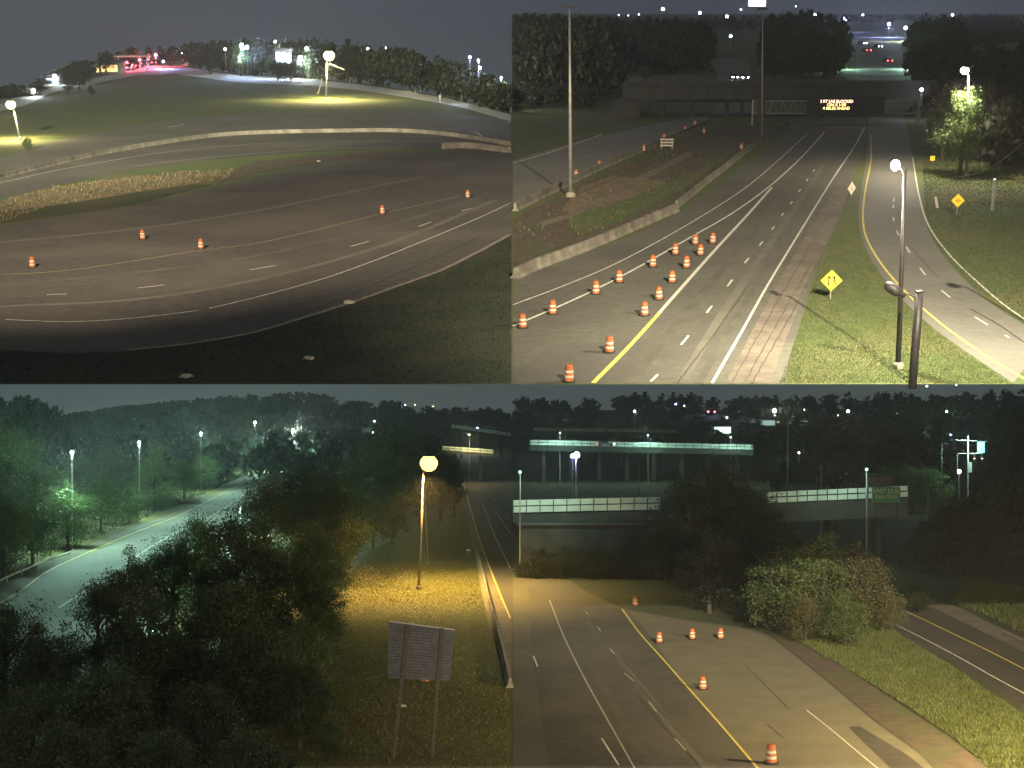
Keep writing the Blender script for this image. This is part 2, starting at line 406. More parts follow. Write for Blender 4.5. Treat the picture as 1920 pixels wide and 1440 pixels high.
# ------------------------------------------------------------------ lamps
HC = {'white': (.85, .95, 1), 'blue': (.35, .4, 1), 'warm': (1, .86, .6), 'sodium': (1, .62, .16), 'red': (1, .08, .12), 'green': (.55, 1, .8), 'yellow': (1, .8, .35)}
def light(parent, loc, colr, power, spot=None, aim=(0, 0, -1), rad=.25, blend=.6):
    ld = bpy.data.lights.new('lamp_light', 'SPOT' if spot else 'POINT'); ld.energy = power; ld.color = colr; ld.shadow_soft_size = rad
    if spot: ld.spot_size = R(spot); ld.spot_blend = blend
    lo = bpy.data.objects.new('lamp_light', ld); col.objects.link(lo); lo.parent = parent; lo.location = loc
    lo.rotation_euler = Vector(aim).to_track_quat('-Z', 'Y').to_euler(); return lo
def far_lamp(t, px, row, depth_row, colr, label, size=.5, power=0, strength=25, group='distant street lamps', arm=0, wbase=0, pole_r=.10, head_d=None):
    """a lamp far away: pole, head and glass; depth_row is the ground row it stands on"""
    v = VD(t, depth_row); w_ = HR(t, v, row); u = UX(t, v, w_, px)
    o = thing(t, 'street_lamp', label, 'street lamp', u, v, 0, group)
    MB().tube([(arm, 0, wbase-.3), (arm, 0, w_+size*.4), (0, 0, w_+size*.7)] if arm else [(0, 0, wbase-.3), (0, 0, w_+size*.4)], pole_r, 6).build('pole', STEEL, o)
    MB().lathe([(size*.5, w_-size*.45), (size*.6, w_), (size*.5, w_+size*.3), (size*.2, w_+size*.55)], 10).build('lens', emit('glow_'+colr+str(int(strength)), HC[colr], strength), o)
    MB().box((0, 0, w_+size*.62), (size*1.1, size*1.1, size*.14)).build('lamp_housing', DARKM, o)
    if power: light(o, (0, 0, w_-size*.9), HC[colr], power)
    return o
def street_lamp(t, bpx, brow, tpx, trow, hpx, hrow, label, colr, power, size=1.2, strength=60, pole_m=None, r=.14, spot=165):
    """a street lamp with a mast, an arm and a luminaire, foot and head given in pixels"""
    u, v = G(t, bpx, brow); top = P3(t, v, tpx, trow); hd = P3(t, v, hpx, hrow)
    o = thing(t, 'street_lamp', label, 'street lamp', u, v)
    T_ = (top[0]-u, 0, top[2]); H_ = (hd[0]-u, 0, hd[2])
    mb = MB().tube([(0, 0, -.2), (T_[0]*.5, 0, T_[2]*.5), T_], [r*1.3, r, r*.6], 10); mb.lathe([(r*2.2, -.1), (r*2.2, .35), (r*1.4, .5)], 10)
    mb.build('pole', pole_m or STEEL, o, smooth=True)
    MB().tube([T_, ((T_[0]+H_[0])/2, -.1, max(T_[2], H_[2])+.1), (H_[0], 0, H_[2]+size*.28)], r*.5, 8).build('arm', pole_m or STEEL, o)
    MB().lathe([(size*.15, H_[2]-size*.42), (size*.34, H_[2]-size*.30), (size*.45, H_[2]-size*.06), (size*.43, H_[2]+size*.12), (size*.28, H_[2]+size*.32)], 16, (H_[0], 0, 0)).build('lens', emit('glow_'+colr+str(int(strength)), HC[colr], strength), o, smooth=True)
    MB().lathe([(size*.28, H_[2]+size*.33), (size*.24, H_[2]+size*.40), (size*.10, H_[2]+size*.46)], 14, (H_[0], 0, 0)).build('lamp_housing', DARKM, o)
    if power: light(o, (H_[0], -.3, H_[2]-size*.55), HC[colr], power, spot)
    return o

# ------------------------------------------------------------------ drums, signs, cars
def make_drum(label):
    o = thing('B', 'traffic_drum', label, 'traffic drum', 0, 0)
    MB().lathe([(.40, -.03), (.42, .03), (.40, .09), (.31, .10)], 18).build('base', RUBB, o)
    def taper(z): return .30 - .075*(z-.1)/.9
    zs = [.10, .27, .42, .57, .72, .87, 1.0]
    cols_ = [ORANGE, REFL, ORANGE, REFL, ORANGE]
    body = MB(); band = MB()
    for i in range(6):
        tgt = band if i in (1, 3, 5) and i != 5 else body
        tgt.lathe([(taper(zs[i])-(0 if tgt is body else -.004), zs[i]), (taper(zs[i+1])-(0 if tgt is body else -.004), zs[i+1])], 18)
    body.lathe([(.215, 1.0), (.19, 1.03), (.05, 1.04)], 18)
    body.build('barrel', ORANGE, o, smooth=False)
    for i in (1, 3): 
        MB().lathe([(taper(zs[i])+.004, zs[i]), (taper(zs[i+1])+.004, zs[i+1])], 18).build('reflective_band', REFL, o)
    MB().tube([(-.09, 0, 1.03), (-.08, 0, 1.12), (.08, 0, 1.12), (.09, 0, 1.03)], .015, 6).build('handle', ORANGE, o)
    return reg(o)
DRUM0 = None
def drum(t, px, base_row, label, group, s_=1.0):
    global DRUM0
    u, v = G(t, px, base_row)
    if DRUM0 is None: DRUM0 = make_drum(label)
    if not DRUM0.get('used'):
        DRUM0['used'] = 1; DRUM0.matrix_world = MT[t] @ Matrix.Translation((u, v, .02)) @ Matrix.Rotation(px*.7, 4, 'Z') @ Matrix.Scale(s_, 4)
        DRUM0['label'] = label; DRUM0['group'] = group; return DRUM0
    o = dup(DRUM0, t, u, v, px*.7, label, group, (s_, s_, s_*(.95+.1*((px*7) % 5)/5)), w0=.02)
    o.matrix_world = o.matrix_world @ Matrix.Rotation(R(((px*13) % 7)-3)*.7, 4, 'X'); return o
def diamond_sign(t, px, row, base_row, size, label, sym, rz=0, m=None):
    u, v = G(t, px, base_row); h = HR(t, v, row); d = size/2
    o = thing(t, 'warning_sign', label, 'road sign', u, v, rz)
    MB().box((0, .08, (h+d*.6)/2-.1), (.07, .06, h+d*.6+.2)).build('post', STEEL, o)
    MB().plate([(0, h-d), (d, h), (0, h+d), (-d, h)], 0, .02).build('sign_panel', m or SYEL, o)
    e = d*.94; e2 = d*.90
    mb = MB(); A = [(0, h-e), (e, h), (0, h+e), (-e, h)]; B_ = [(0, h-e2), (e2, h), (0, h+e2), (-e2, h)]
    vs = [(x, -.006, z) for x, z in A+B_]; mb.add(vs, [(i, (i+1) % 4, 4+(i+1) % 4, 4+i) for i in range(4)]); mb.build('border', SBLK, o)
    s_ = MB()
    if sym == 'merge':
        def arrow(pts, wd):
            n = len(pts)
            for i in range(n-1):
                (x0, z0), (x1, z1) = pts[i], pts[i+1]; s_.add([(x0-wd/2, -.012-.002*i, z0), (x0+wd/2, -.012-.002*i, z0), (x1+wd/2, -.012-.002*i, z1), (x1-wd/2, -.012-.002*i, z1)], [(0, 1, 2, 3)])
            x, z = pts[-1]; s_.add([(x-wd*1.4, -.02, z-.02), (x+wd*1.4, -.02, z-.02), (x, -.02, z+.24*d/.85)], [(0, 1, 2)])
        k = d/.85
        arrow([(-.22*k, h-.42*k), (-.22*k, h+.02*k), (-.2*k, h+.2*k)], .13*k)
        arrow([(.42*k, h-.34*k), (.22*k, h-.08*k), (.2*k, h+.2*k)], .13*k)
    elif sym == 'lines':
        for q, wl in ((.22, .5), (0, .8), (-.22, .5)): s_.box((0, -.01, h+q*d), (wl*d, .01, .09*d))
    else:
        s_.box((0, -.01, h), (.1*d, .01, .7*d))
    s_.build('symbol', SBLK, o); return o
def text_mesh(body, size, m, parent, loc, name='lettering', sp=1.0, align='CENTER', bold=0.0):
    cu = bpy.data.curves.new(name, 'FONT'); cu.body = body; cu.size = size; cu.align_x = align; cu.space_character = sp; cu.offset = bold; cu.extrude = .01
    to = bpy.data.objects.new('tmp', cu); col.objects.link(to)
    bpy.context.view_layer.update(); dg = bpy.context.evaluated_depsgraph_get()
    me = bpy.data.meshes.new_from_object(to.evaluated_get(dg)); bpy.data.objects.remove(to)
    o = link_mesh(name, me, m, parent); o.location = loc; o.rotation_euler = (R(90), 0, 0); return o
def make_car(label):
    o = thing('B', 'car', label, 'car', 0, 0)   # nose towards -y
    MB().plate([(-.9, .3), (.9, .3), (.92, .7), (.86, .95), (-.86, .95), (-.92, .7)], -2.2, 4.4).build('body', CARP, o)
    mb = MB(); vs = [(-.8, -1.2, .95), (.8, -1.2, .95), (.8, 1.9, .95), (-.8, 1.9, .95), (-.62, -.4, 1.45), (.62, -.4, 1.45), (.62, 1.3, 1.45), (-.62, 1.3, 1.45)]
    mb.add(vs, [(0,3,2,1),(4,5,6,7),(0,1,5,4),(1,2,6,5),(2,3,7,6),(3,0,4,7)]).build('cabin', GLASS, o)
    for sx in (-1, 1):
        for y in (-1.4, 1.35):
            MB().tube([(sx*.78, y, .33), (sx*.95, y, .33)], .33, 14).build('wheel', RUBB, o)
    for sx in (-1, 1): MB().lathe([(.12, -.10), (.2, 0), (.12, .10)], 8, (sx*.62, -2.22, .68)).build('headlight', emit('headlight', (.8, .88, 1), 60), o)
    for sx in (-1, 1): MB().box((sx*.68, 2.215, .75), (.3, .05, .16)).build('tail_light', emit('tail_light', (1, .05, .05), 25), o)
    return reg(o)
CAR0 = None
def car(t, px, row, label, rz=0, group='cars on the far roads', s_=1.0, w0=0):
    global CAR0
    u, v = G(t, px, row)
    if CAR0 is None:
        CAR0 = make_car(label); CAR0.matrix_world = MT[t] @ Matrix.Translation((u, v, .02+w0)) @ Matrix.Rotation(rz, 4, 'Z') @ Matrix.Scale(s_, 4); CAR0['group'] = group; return CAR0
    return dup(CAR0, t, u, v, rz, label, group, (s_, s_, s_), w0=.02+w0)

# ================================================================== GROUND
def slab(name, poly, m):
    """hillside: top face on the T plane, earth below it, a thin lip at the near edge"""
    pp = [G('T', *q) for q in poly]; n = len(pp); vn = min(p[1] for p in pp)
    top = [(x, y, 0) for x, y in pp]; bot = [(x, y, -.02 if y < vn+1 else -min(60, (y-vn)*.12)) for x, y in pp]
    bm = bmesh.new(); a = [bm.verts.new(p) for p in top]; b = [bm.verts.new(p) for p in bot]
    f1 = bm.faces.new(a); f2 = bm.faces.new(list(reversed(b)))
    for i in range(n): bm.faces.new((a[i], b[i], b[(i+1) % n], a[(i+1) % n]))
    bmesh.ops.triangulate(bm, faces=[f1, f2]); bmesh.ops.recalc_face_normals(bm, faces=bm.faces)
    me = bpy.data.meshes.new(name); bm.to_mesh(me); bm.free()
    o = link_mesh(name, me, m, mw=MT['T']); setp(o, kind='structure'); return o
slab('hillside', [(-700, 720), (960, 720), (960, 212), (900, 197), (850, 184), (800, 175), (700, 158), (600, 148), (480, 141), (380, 130), (340, 112), (290, 112), (200, 128), (100, 150), (0, 180), (-700, 330)], GRASS)
patch('T', 'verge', [(-300,719.3),(-300,655),(0,656),(120,663),(240,659),(330,650),(400,640),(480,625),(560,601),(650,573),(740,541),(830,508),(900,473),(959,442),(959,719.3)], mat('shaded_turf', (.022, .028, .014), (.013, .017, .009), 1.6, .95, c3=(.034, .034, .018), scale2=.2, mix=.6, bump=.6), .012)  # gloom of the near edge is put into the turf colour
slab('hillside', [(960, 720), (2600, 720), (2600, 26), (960, 26)], GRASS)
def flat(name, x0, x1, y0, y1, z, m):
    mb = MB(); nx = 8; ny = 12
    vs = [(x0+(x1-x0)*i/nx, y0+(y1-y0)*j/ny, z) for j in range(ny+1) for i in range(nx+1)]
    mb.add(vs, [(j*(nx+1)+i, j*(nx+1)+i+1, (j+1)*(nx+1)+i+1, (j+1)*(nx+1)+i) for j in range(ny) for i in range(nx)])
    o = mb.build(name, m); setp(o, kind='structure'); return o
flat('ground', -1500, 0, -60, 5200, -22, GRASSY)
flat('ground', 0, 1500, -60, 5200, -22, GRASSD)
def hill(name, prof, v0, v1, m, t='B'):
    """terrain climbing from v0 to v1 so that its crest runs along pixel rows prof=[(px,row)]"""
    mb = MB(); xs = np.linspace(prof[0][0], prof[-1][0], 60); rows = np.interp(xs, [p[0] for p in prof], [p[1] for p in prof])
    K = 8; vs = []
    for i, x in enumerate(xs):
        h = HR(t, v1, rows[i]); ux = (x-960)/F*v1
        for k in range(K+1):
            f_ = k/K; vs.append((ux*(v0+(v1-v0)*f_)/v1, v0+(v1-v0)*f_, -.5+(h+.5)*(3*f_*f_-2*f_**3)))
    for i, x in enumerate(xs): 
        vs.append(((x-960)/F*v1*1.05, v1*1.25, -2))
    n0 = 60*(K+1)
    fs = [(i*(K+1)+k, (i+1)*(K+1)+k, (i+1)*(K+1)+k+1, i*(K+1)+k+1) for i in range(59) for k in range(K)]
    fs += [(i*(K+1)+K, (i+1)*(K+1)+K, n0+i+1, n0+i) for i in range(59)]
    mb.add(vs, fs); o = mb.build(name, m, mw=MT[t], smooth=True); setp(o, kind='structure')
    return lambda u, v: (np.interp(960+u/v*F, xs, [HR(t, v1, r_) for r_ in rows])+.5)*(3*((v-v0)/(v1-v0))**2-2*((v-v0)/(v1-v0))**3)-.5
HILL_L = hill('hill', [(-500, 775), (0, 775), (150, 780), (350, 762), (560, 752), (700, 765), (820, 778), (960, 783)], 480, 900, GRASSD)
HILL_R = hill('hill', [(960, 772), (1200, 768), (1500, 768), (1900, 765), (2500, 760)], 540, 900, GRASSD)

# ================================================================== TOP LEFT: highway bend below the slope
strip('T', 'road', [(-60,205),(45,186),(100,163),(180,146),(250,131),(300,122),(360,128),(430,139),(480,145),(600,151),(700,162),(800,178),(850,187),(900,199),(958,215)],
      [(-60,220),(45,198),(100,173),(180,156),(250,142),(300,136),(360,143),(430,152),(480,156),(600,162),(700,173),(800,189),(850,198),(900,211),(958,229)], mat('lamplit_road', (.36, .37, .35), (.29, .30, .28), .6, .85), .010)  # pale colour stands in for lamplight on this road
patch('T', 'road', [(262,116),(345,114),(342,136),(300,140),(255,140)], MATS['lamplit_road'], .014)
HWT = [(-60,325),(0,298),(100,266),(200,244),(300,228),(420,216),(520,212),(600,210),(700,209),(800,210),(870,214),(958,226)]
strip('T', 'road', HWT, [(-60,365),(0,340),(100,314),(200,291),(300,273),(400,259),(500,253),(650,250),(750,250),(850,258),(958,276)], ASPH2, .010)
strip('T', 'road', [(-60,362),(0,338),(100,312),(200,290),(300,272),(400,258),(500,252),(650,249),(750,249),(850,257),(958,275)],
      [(-60,395),(0,373),(120,346),(240,321),(340,306),(480,292),(600,284),(740,280),(820,281),(958,292)], ASPH, .016)
strip('T', 'road', [(-60,440),(0,424),(100,408),(250,385),(400,350),(600,306),(750,286),(860,288),(958,292)],
      [(-60,655),(0,655),(120,662),(240,658),(330,649),(400,639),(480,624),(560,600),(650,572),(740,540),(830,507),(900,472),(958,441)], ASPH, .020)
line('T', [(240,657),(330,648),(400,638),(480,623),(560,599),(650,571),(740,539),(830,506),(900,471),(957,440)], .45, FADE, .045, name='kerb', wiggle=.05)
line('T', [(-40,345),(0,343),(100,321),(200,303),(300,287),(480,270),(600,266),(760,265),(850,269),(957,286)], .17, WHITE, .04)
line('T', [(250,312),(350,300),(480,288),(600,280),(700,277),(745,277)], .15, WHITE, .04)
dashes('T', [[(318,239),(345,233)],[(420,224),(450,221)],[(530,219),(570,217)],[(743,213),(780,213)],[(866,220),(897,223)],[(942,228),(957,231)]], .28, WHITE, .04)
line('T', [(0,515),(60,513),(140,506),(250,490),(377,470),(480,457),(600,430),(700,405),(800,382),(862,368)], .13, mat('dull_yellow', (.40, .34, .20), (.25, .21, .12), 2.5, .6), .04)
line('T', [(10,600),(60,602),(120,604),(200,601),(280,594),(372,583)], .14, WHITE, .04)
line('T', [(392,579),(480,558),(600,525),(700,490),(800,450),(900,408),(957,381)], .14, WHITE, .04)
dashes('T', [[(88,553),(125,552)],[(258,541),(308,535)],[(468,507),(518,498)],[(657,463),(692,453)],[(785,425),(808,417)],[(866,396),(884,391)]], .17, WHITE, .04)
for p, w_ in [([(180,432),(330,412),(480,385),(620,358),(760,330)], .12), ([(0,470),(160,455),(300,440),(420,420)], .10), ([(290,620),(420,600),(560,570),(700,525)], .12),
          ([(560,362),(640,345),(700,338)], .3), ([(0,560),(200,560)], .08), ([(380,640),(520,605),(640,560),(800,490),(900,445)], .25), ([(100,330),(300,296),(460,281)], .10)]:
    line('T', p, w_, TAR, .030, name='road_seam', wiggle=.06)
patch('T', 'dirt', [(0,384),(20,370),(100,352),(200,336),(340,322),(440,318),(460,322),(430,334),(350,347),(250,362),(160,377),(60,391),(0,398)], DIRT, .030)
patch('T', 'mud', [(425,322),(480,303),(560,294),(640,288),(740,284),(745,288),(640,300),(580,308),(480,325),(410,345),(400,340)], MUD, .034)
patch('T', 'grass', [(0,398),(60,391),(160,377),(250,362),(350,347),(400,346),(250,384),(100,406),(0,420)], GRASSD, .037)
barrier('T', 'long pale concrete barrier dividing the upper bend of the highway from its slip lane', [(-60,358),(0,336),(100,311),(200,288),(300,271),(400,257),(500,251),(650,248),(750,248),(850,256),(957,273)], .75, .8)
barrier('T', 'short concrete barrier end beside the yellow lines under the highway bend', [(828,279),(880,278),(957,287)])
line('T', [(845,281),(900,277),(957,270)], .15, YELL, .05); line('T', [(905,262),(930,266),(957,276)], .15, YELL, .05)
line('T', [(880,247),(895,250),(905,258)], .3, WHITE, .05)
tufts('T', 'weeds', 'sparse dark weeds on the verge below the bend', [(-20,719),(-20,665),(240,668),(400,649),(560,611),(740,551),(900,483),(959,452),(959,719)], 5000, .16, LF3, 5, .5, .03)
tufts('T', 'weeds', 'dry weeds on the dirt island between the roadways', [(0,420),(0,380),(100,352),(340,322),(440,320),(430,335),(250,362),(100,385)], 2600, .3, DRYB, 6, .5, .06)
lampTL = street_lamp('T', 611, 186, 613, 118, 617, 104, 'tall street lamp with a dazzling white head on the grass slope', 'yellow', 60000, 3.2, 3, r=.22)  # head oversized, its shape stands in for the lamp's glare
MB().tube([(1.3, 0, HR('T', VD('T', 186), 120)), (5.0, 0, HR('T', VD('T', 186), 131))], .16, 6).build('side_arm', STEEL, lampTL)
street_lamp('T', 38, 262, 27, 210, 20, 196, 'street lamp with a yellow glow and leaning pole beside the left bend', 'yellow', 18000, 1.9, 3, r=.14)
street_lamp('T', 903, 198, 903, 175, 905, 165, 'small street lamp with a yellowish head beyond the far end of the slope', 'yellow', 30000, 2.2, 3, r=.14)
u, v = G('T', 596, 176)
o = thing('T', 'leaning_pole', 'thin white pole leaning beside the dazzling lamp on the slope', 'pole', u, v)
MB().tube([(0, 0, -.2), (1.3, 0, HR('T', v, 147))], .12, 8).build('shaft', REFL, o); MB().lathe([(.3, -.1), (.3, .25), (.15, .35)], 10).build('footing', CONC, o)
u, v = G('T', 825, 190); o = thing('T', 'marker_post', 'small white marker post beside the service road', 'marker post', u, v)
MB().box((0, 0, .6), (.25, .1, 1.3)).build('post', REFL, o); MB().box((0, -.06, 1.3), (.45, .05, .6)).build('reflector', REFL, o)
for i, (x, y, l) in enumerate([(377,467,'orange traffic drum nearest the middle of the yellow line on the bend'), (717,402,'orange traffic drum with a pale top far along the yellow line on the bend'), (61,502,'dim traffic drum by the near end of the yellow line on the bend'), (268,449,'dark toppled traffic drum alone in the middle of the bend lanes'), (877,372,'dark narrow traffic drum where the bend leaves the shadowed side')]):
    drum('T', x, y, l, 'traffic drums on the highway bend', .95)
for i, (x, y, l) in enumerate([(350,709,'pale crumpled litter in the dark grass below the bend'), (578,675,'small white bag lying on the dark grass verge'), (598,304,'flattened white box on the muddy island'), (655,570,'pale scrap lying on the shoulder kerb')]):
    u, v = G('T', x, y); rr = random.Random(i); mb = MB(); n = 10
    prof = [(.12, 0), (.35, .08), (.3, .2), (.08, .26)]
    mb.lathe(prof, 9); mb.v = [(a*rr.uniform(.6, 1.8), b*rr.uniform(.5, 1.2), c*rr.uniform(.7, 1.3)) for a, b, c in mb.v]
    o = mb.build('litter', REFL); o.matrix_world = MT['T'] @ Matrix.Translation((u, v, 0)) @ Matrix.Rotation(i, 4, 'Z'); setp(o, l, 'litter')

# trees and buildings along the crest, top left
rr = random.Random(11); spots = []
crest = [(-40,195),(45,180),(100,158),(180,140),(250,126),(340,122),(360,126),(480,142),(600,149),(700,160),(800,176),(850,186),(900,199),(955,214)]
skyl = [(-40,160),(60,155),(110,130),(150,110),(200,88),(260,82),(360,72),(480,66),(600,68),(700,76),(760,82),(820,97),(870,116),(900,128),(955,150)]
for k in range(520):
    x = rr.uniform(-30, 952); by = np.interp(x, *zip(*crest)); ty = np.interp(x, *zip(*skyl))
    if 52 < x < 108 and rr.random() < .8: continue
    if 160 < x < 345 and rr.random() < .86: continue
    v = VD('T', by) + rr.uniform(-2, 16); h = HR('T', v, ty)*rr.uniform(.62, 1.03)
    spots.append((UX('T', v, h/2, x), v, 0, h, rr.uniform(2.6, 4.2)))
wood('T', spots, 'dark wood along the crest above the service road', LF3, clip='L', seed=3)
for x, b, tp, l in [(130,176,140,'dark round tree on the slope below the blue building'),(172,180,158,'low dark tree beside the slope road'),(150,172,120,'tall dark tree between the blue and the yellow building'),(395,140,85,'dark tree right of the last building at the crest'),(52,282,255,'pale lit bush at the foot of the yellow lamp'),(521,151,108,'dark tree before the left half of the bright building'),(546,152,110,'dark tree before the right half of the bright building'),(534,152,113,'dark tree before the middle of the bright building'),(200,140,92,'dark tree rising behind the yellow lit building')]:
    tree('T', x, b, tp, l, 'mid', LF1 if x == 52 else LF3, .42, low=.05)
def building(t, x0, x1, brow, trow, depth, label, wm, winm, wins, name='building', roofh=.6, rz=0):
    u0, v = G(t, x0, brow); u1, _ = G(t, x1, brow); h = HR(t, v, trow); W = u1-u0
    o = thing(t, name, label, 'building', (u0+u1)/2, v + depth/2, rz)
    MB().box((0, 0, h/2-.3), (W, depth, h+.6)).build('wall', wm, o)
    MB().box((0, 0, h+roofh/2), (W+.8, depth+.8, roofh)).build('roof', ROOF, o)
    for (a, b, c, d) in wins:
        MB().box((-W/2+W*(a+b)/2, -depth/2-.03, h*(c+d)/2), (W*(b-a), .06, h*(d-c))).build('window', winm, o)
    return o
b = building('T', 176, 226, 137, 118, 10, 'low building with a glowing yellow front at the crest', WALLG, emit('win_amber', (1, .62, .22), 1.3), [(.22,.5,.15,.75),(.52,.80,.15,.80),(.03,.12,.1,.6)], rz=R(9))
building('T', 74, 104, 160, 145, 9, 'low building lit cold blue at the left of the crest', WALLG, emit('win_blue', (.25, .7, .9), .7), [(.05,.35,.2,.8),(.4,.7,.2,.8),(.75,.95,.2,.6)], rz=R(12))
building('T', 342, 362, 124, 104, 9, 'small pale building beside the dark tree at the crest', WALLG, emit('win_pale', (.5, .75, .7), .35), [(.1,.3,.3,.7),(.5,.7,.3,.7)])
building('T', 518, 548, 148, 95, 12, 'bright blue white lit building behind the crest trees', ROOF, emit('win_cold', (.5, .8, 1), 2.2), [(.05,.30,.55,.95),(.35,.62,.6,.95),(.66,.95,.55,.9)], rz=0)
c_ = thing('T', 'canopy', 'long flat petrol station canopy between the yellow building and the red lights', 'canopy', *G('T', 250, 131))
MB().box((0, 0, 5.0), (14, 8, .6), R(12)).build('roof', WALLG, c_)
for a in (-5, 5): MB().tube([(a, a*.2, -.2), (a, a*.2, 4.8)], .25, 8).build('post', STEEL, c_)
for i, (x, y, l) in enumerate([(232,133,'car with bright red tail lights nearest the yellow building'),(246,131,'car with red tail lights under the canopy'),(262,127,'car with red tail lights right of the canopy'),(292,121,'car with red tail lights at the junction')]):
    car('T', x, y, l, R(180), s_=1.25)
for (x, y, br, c, s, p, l) in [(238,117,134,'red',.9,500,'red lamp low over the red tail lights'),(262,112,130,'red',1.2,700,'pair red beacon left of the junction'),(279,105,126,'red',1.3,900,'red beacon lamp high before the junction'),(292,103,125,'red',1.5,1500,'brightest red beacon lamp at the junction'),
      (102,142,160,'white',1.0,1500,'white lamp over the blue lit building'),(63,169,181,'white',.9,1500,'white lamp left of the blue lit building'),(342,100,124,'white',.9,800,'white lamp over the small pale building'),(360,99,124,'white',1.0,1500,'white lamp right of the small pale building'),
      (306,115,130,'blue',1.0,1500,'bluish lamp at the junction kerb'),(422,92,142,'white',.9,0,'small white lamp in the trees'),(448,107,143,'green',.9,1500,'greenish lamp low in the trees'),(453,84,143,'green',1.3,2500,'upper greenish lamp lighting a leafy tree'),(463,88,143,'blue',1.3,2500,'bluish lamp right of the leafy lit tree'),
      (516,78,145,'white',.9,0,'lone white lamp over the blue white building'),(530,104,148,'blue',1.4,3000,'bluish lamp before the blue white building'),(563,108,149,'white',1.5,2500,'white lamp between the blue white building and the dazzling lamp'),(575,90,148,'green',1.0,0,'greenish lamp left of the dazzling lamp'),
      (690,92,158,'white',.9,0,'white lamp right of the dazzling lamp'),(722,90,160,'white',.9,0,'white lamp high in the dark trees'),(780,124,170,'blue',.8,0,'bluish lamp in the middle of the dark trees'),(788,122,172,'white',.7,0,'white lamp beside the bluish one in the dark trees'),(772,138,170,'warm',.7,0,'dim warm lamp under the pair in the dark trees'),
      (881,107,192,'blue',.8,0,'bluish light of the city tower'),(900,127,197,'blue',.8,0,'bluish light low beside the city tower'),(897,113,196,'white',.6,0,'small white light of the city tower'),(865,148,190,'warm',.5,0,'dim warm light below the crest end'),(683,108,157,'warm',.5,0,'dim warm light low right of the dazzling lamp'),(940,146,206,'white',.6,0,'small white light at the outer end of the crest')]:
    if not p: p = 300
    far_lamp('T', x, y, br, c, l, s*.75, p*9, 12, 'lamps along the crest')
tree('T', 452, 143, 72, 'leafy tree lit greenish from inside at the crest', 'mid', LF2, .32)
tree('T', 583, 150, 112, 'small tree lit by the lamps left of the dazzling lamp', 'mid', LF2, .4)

# ================================================================== TOP RIGHT: highway towards the overpass
strip('T', 'road', [(962,520),(1140,458),(1260,405),(1370,330),(1440,275),(1490,232),(1520,215)], [(1470,719),(1490,640),(1530,510),(1572,410),(1590,360),(1612,300),(1640,225),(1650,215)], ASPHG if False else ASPH2, .010)
patch('T', 'road', [(962,719),(962,520),(1140,458),(1300,560),(1480,719)], ASPH2, .008)
strip('T', 'shoulder', [(1360,719),(1440,565),(1500,460),(1550,380),(1575,335)], [(1442,719),(1484,610),(1530,500),(1572,410),(1590,360)], SHOUL, .016)
strip('T', 'road', [(1900,719),(1830,672),(1750,615),(1690,560),(1645,505),(1617,452),(1610,410),(1614,360),(1624,300),(1628,230),(1634,212)],
      [(1960,640),(1925,612),(1875,582),(1830,545),(1790,505),(1752,455),(1733,410),(1722,360),(1714,300),(1700,240),(1694,212)], ASPHG, .018)
strip('T', 'road', [(1590,205),(1600,160),(1606,120),(1600,95),(1570,80),(1540,72)], [(1712,205),(1712,160),(1700,120),(1688,95),(1665,78),(1620,64)], ASPHG, .012)
strip('T', 'road', [(1340,214),(1350,180),(1345,140),(1325,108)], [(1420,214),(1415,180),(1410,140),(1400,108)], ASPHG, .012)
strip('T', 'road', [(962,300),(1060,272),(1130,255),(1200,238),(1330,215)], [(962,398),(1060,352),(1150,308),(1240,268),(1330,235)], ASPHG, .010)
line('T', [(962,306),(1040,283),(1130,252)], .3, WHITE, .03)
strip('T', 'dirt', [(962,410),(1060,362),(1150,318),(1240,278),(1330,240)], [(962,505),(1100,455),(1240,400),(1330,335),(1470,235)], MUD, .012)
patch('T', 'dirt', [(1050,398),(1090,350),(1150,330),(1240,338),(1262,352),(1250,372),(1170,382),(1110,395)], DIRT, .020)
patch('T', 'grass', [(1060,405),(1180,372),(1290,330),(1400,262),(1300,345),(1150,420),(1080,440)], GRASS, .024)
strip('T', 'shoulder', [(1010,419),(1100,385),(1200,330),(1290,285)], [(1020,424),(1110,392),(1210,337),(1300,290)], SHOUL, .028)
MEDG = 'median barriers of the straight highway'
barrier('T', 'wide pale concrete median barrier beside the drums, ending at a square end', [(966,522),(1010,502),(1100,468),(1200,425),(1268,396)], 1.0, 1.6, MEDG)
barrier('T', 'slim concrete median barrier running on past the lone light pole', [(1268,390),(1330,340),(1400,286),(1480,232)], .9, 1.0, MEDG)
barrier('T', 'concrete barrier on the far side of the muddy median', [(966,396),(1060,350),(1130,316),(1240,270),(1330,232)], 1.0, 1.3, MEDG)
line('T', [(962,572),(1060,535),(1160,492),(1280,427),(1390,358),(1460,300),(1512,252)], .15, WHITE, .03)
line('T', [(962,612),(1090,556),(1190,505),(1290,448),(1370,402),(1440,352),(1500,298),(1546,248)], .24, WHITE, .031)
line('T', [(1112,719),(1178,652),(1236,588)], .32, YELL, .036)
line('T', [(1232,592),(1260,560),(1340,470),(1400,405),(1447,352)], .32, WHITE, .035)
line('T', [(1335,719),(1392,620),(1440,534),(1500,435),(1560,338),(1600,278),(1622,238)], .20, WHITE, .032)
line('T', [(1632,252),(1633,300),(1622,360),(1618,410),(1626,450),(1656,500),(1700,550),(1760,604),(1840,662),(1922,712)], .20, YELL, .034)
line('T', [(1711,295),(1724,370),(1742,425),(1780,478),(1830,527),(1880,570),(1925,602)], .18, WHITE, .034)
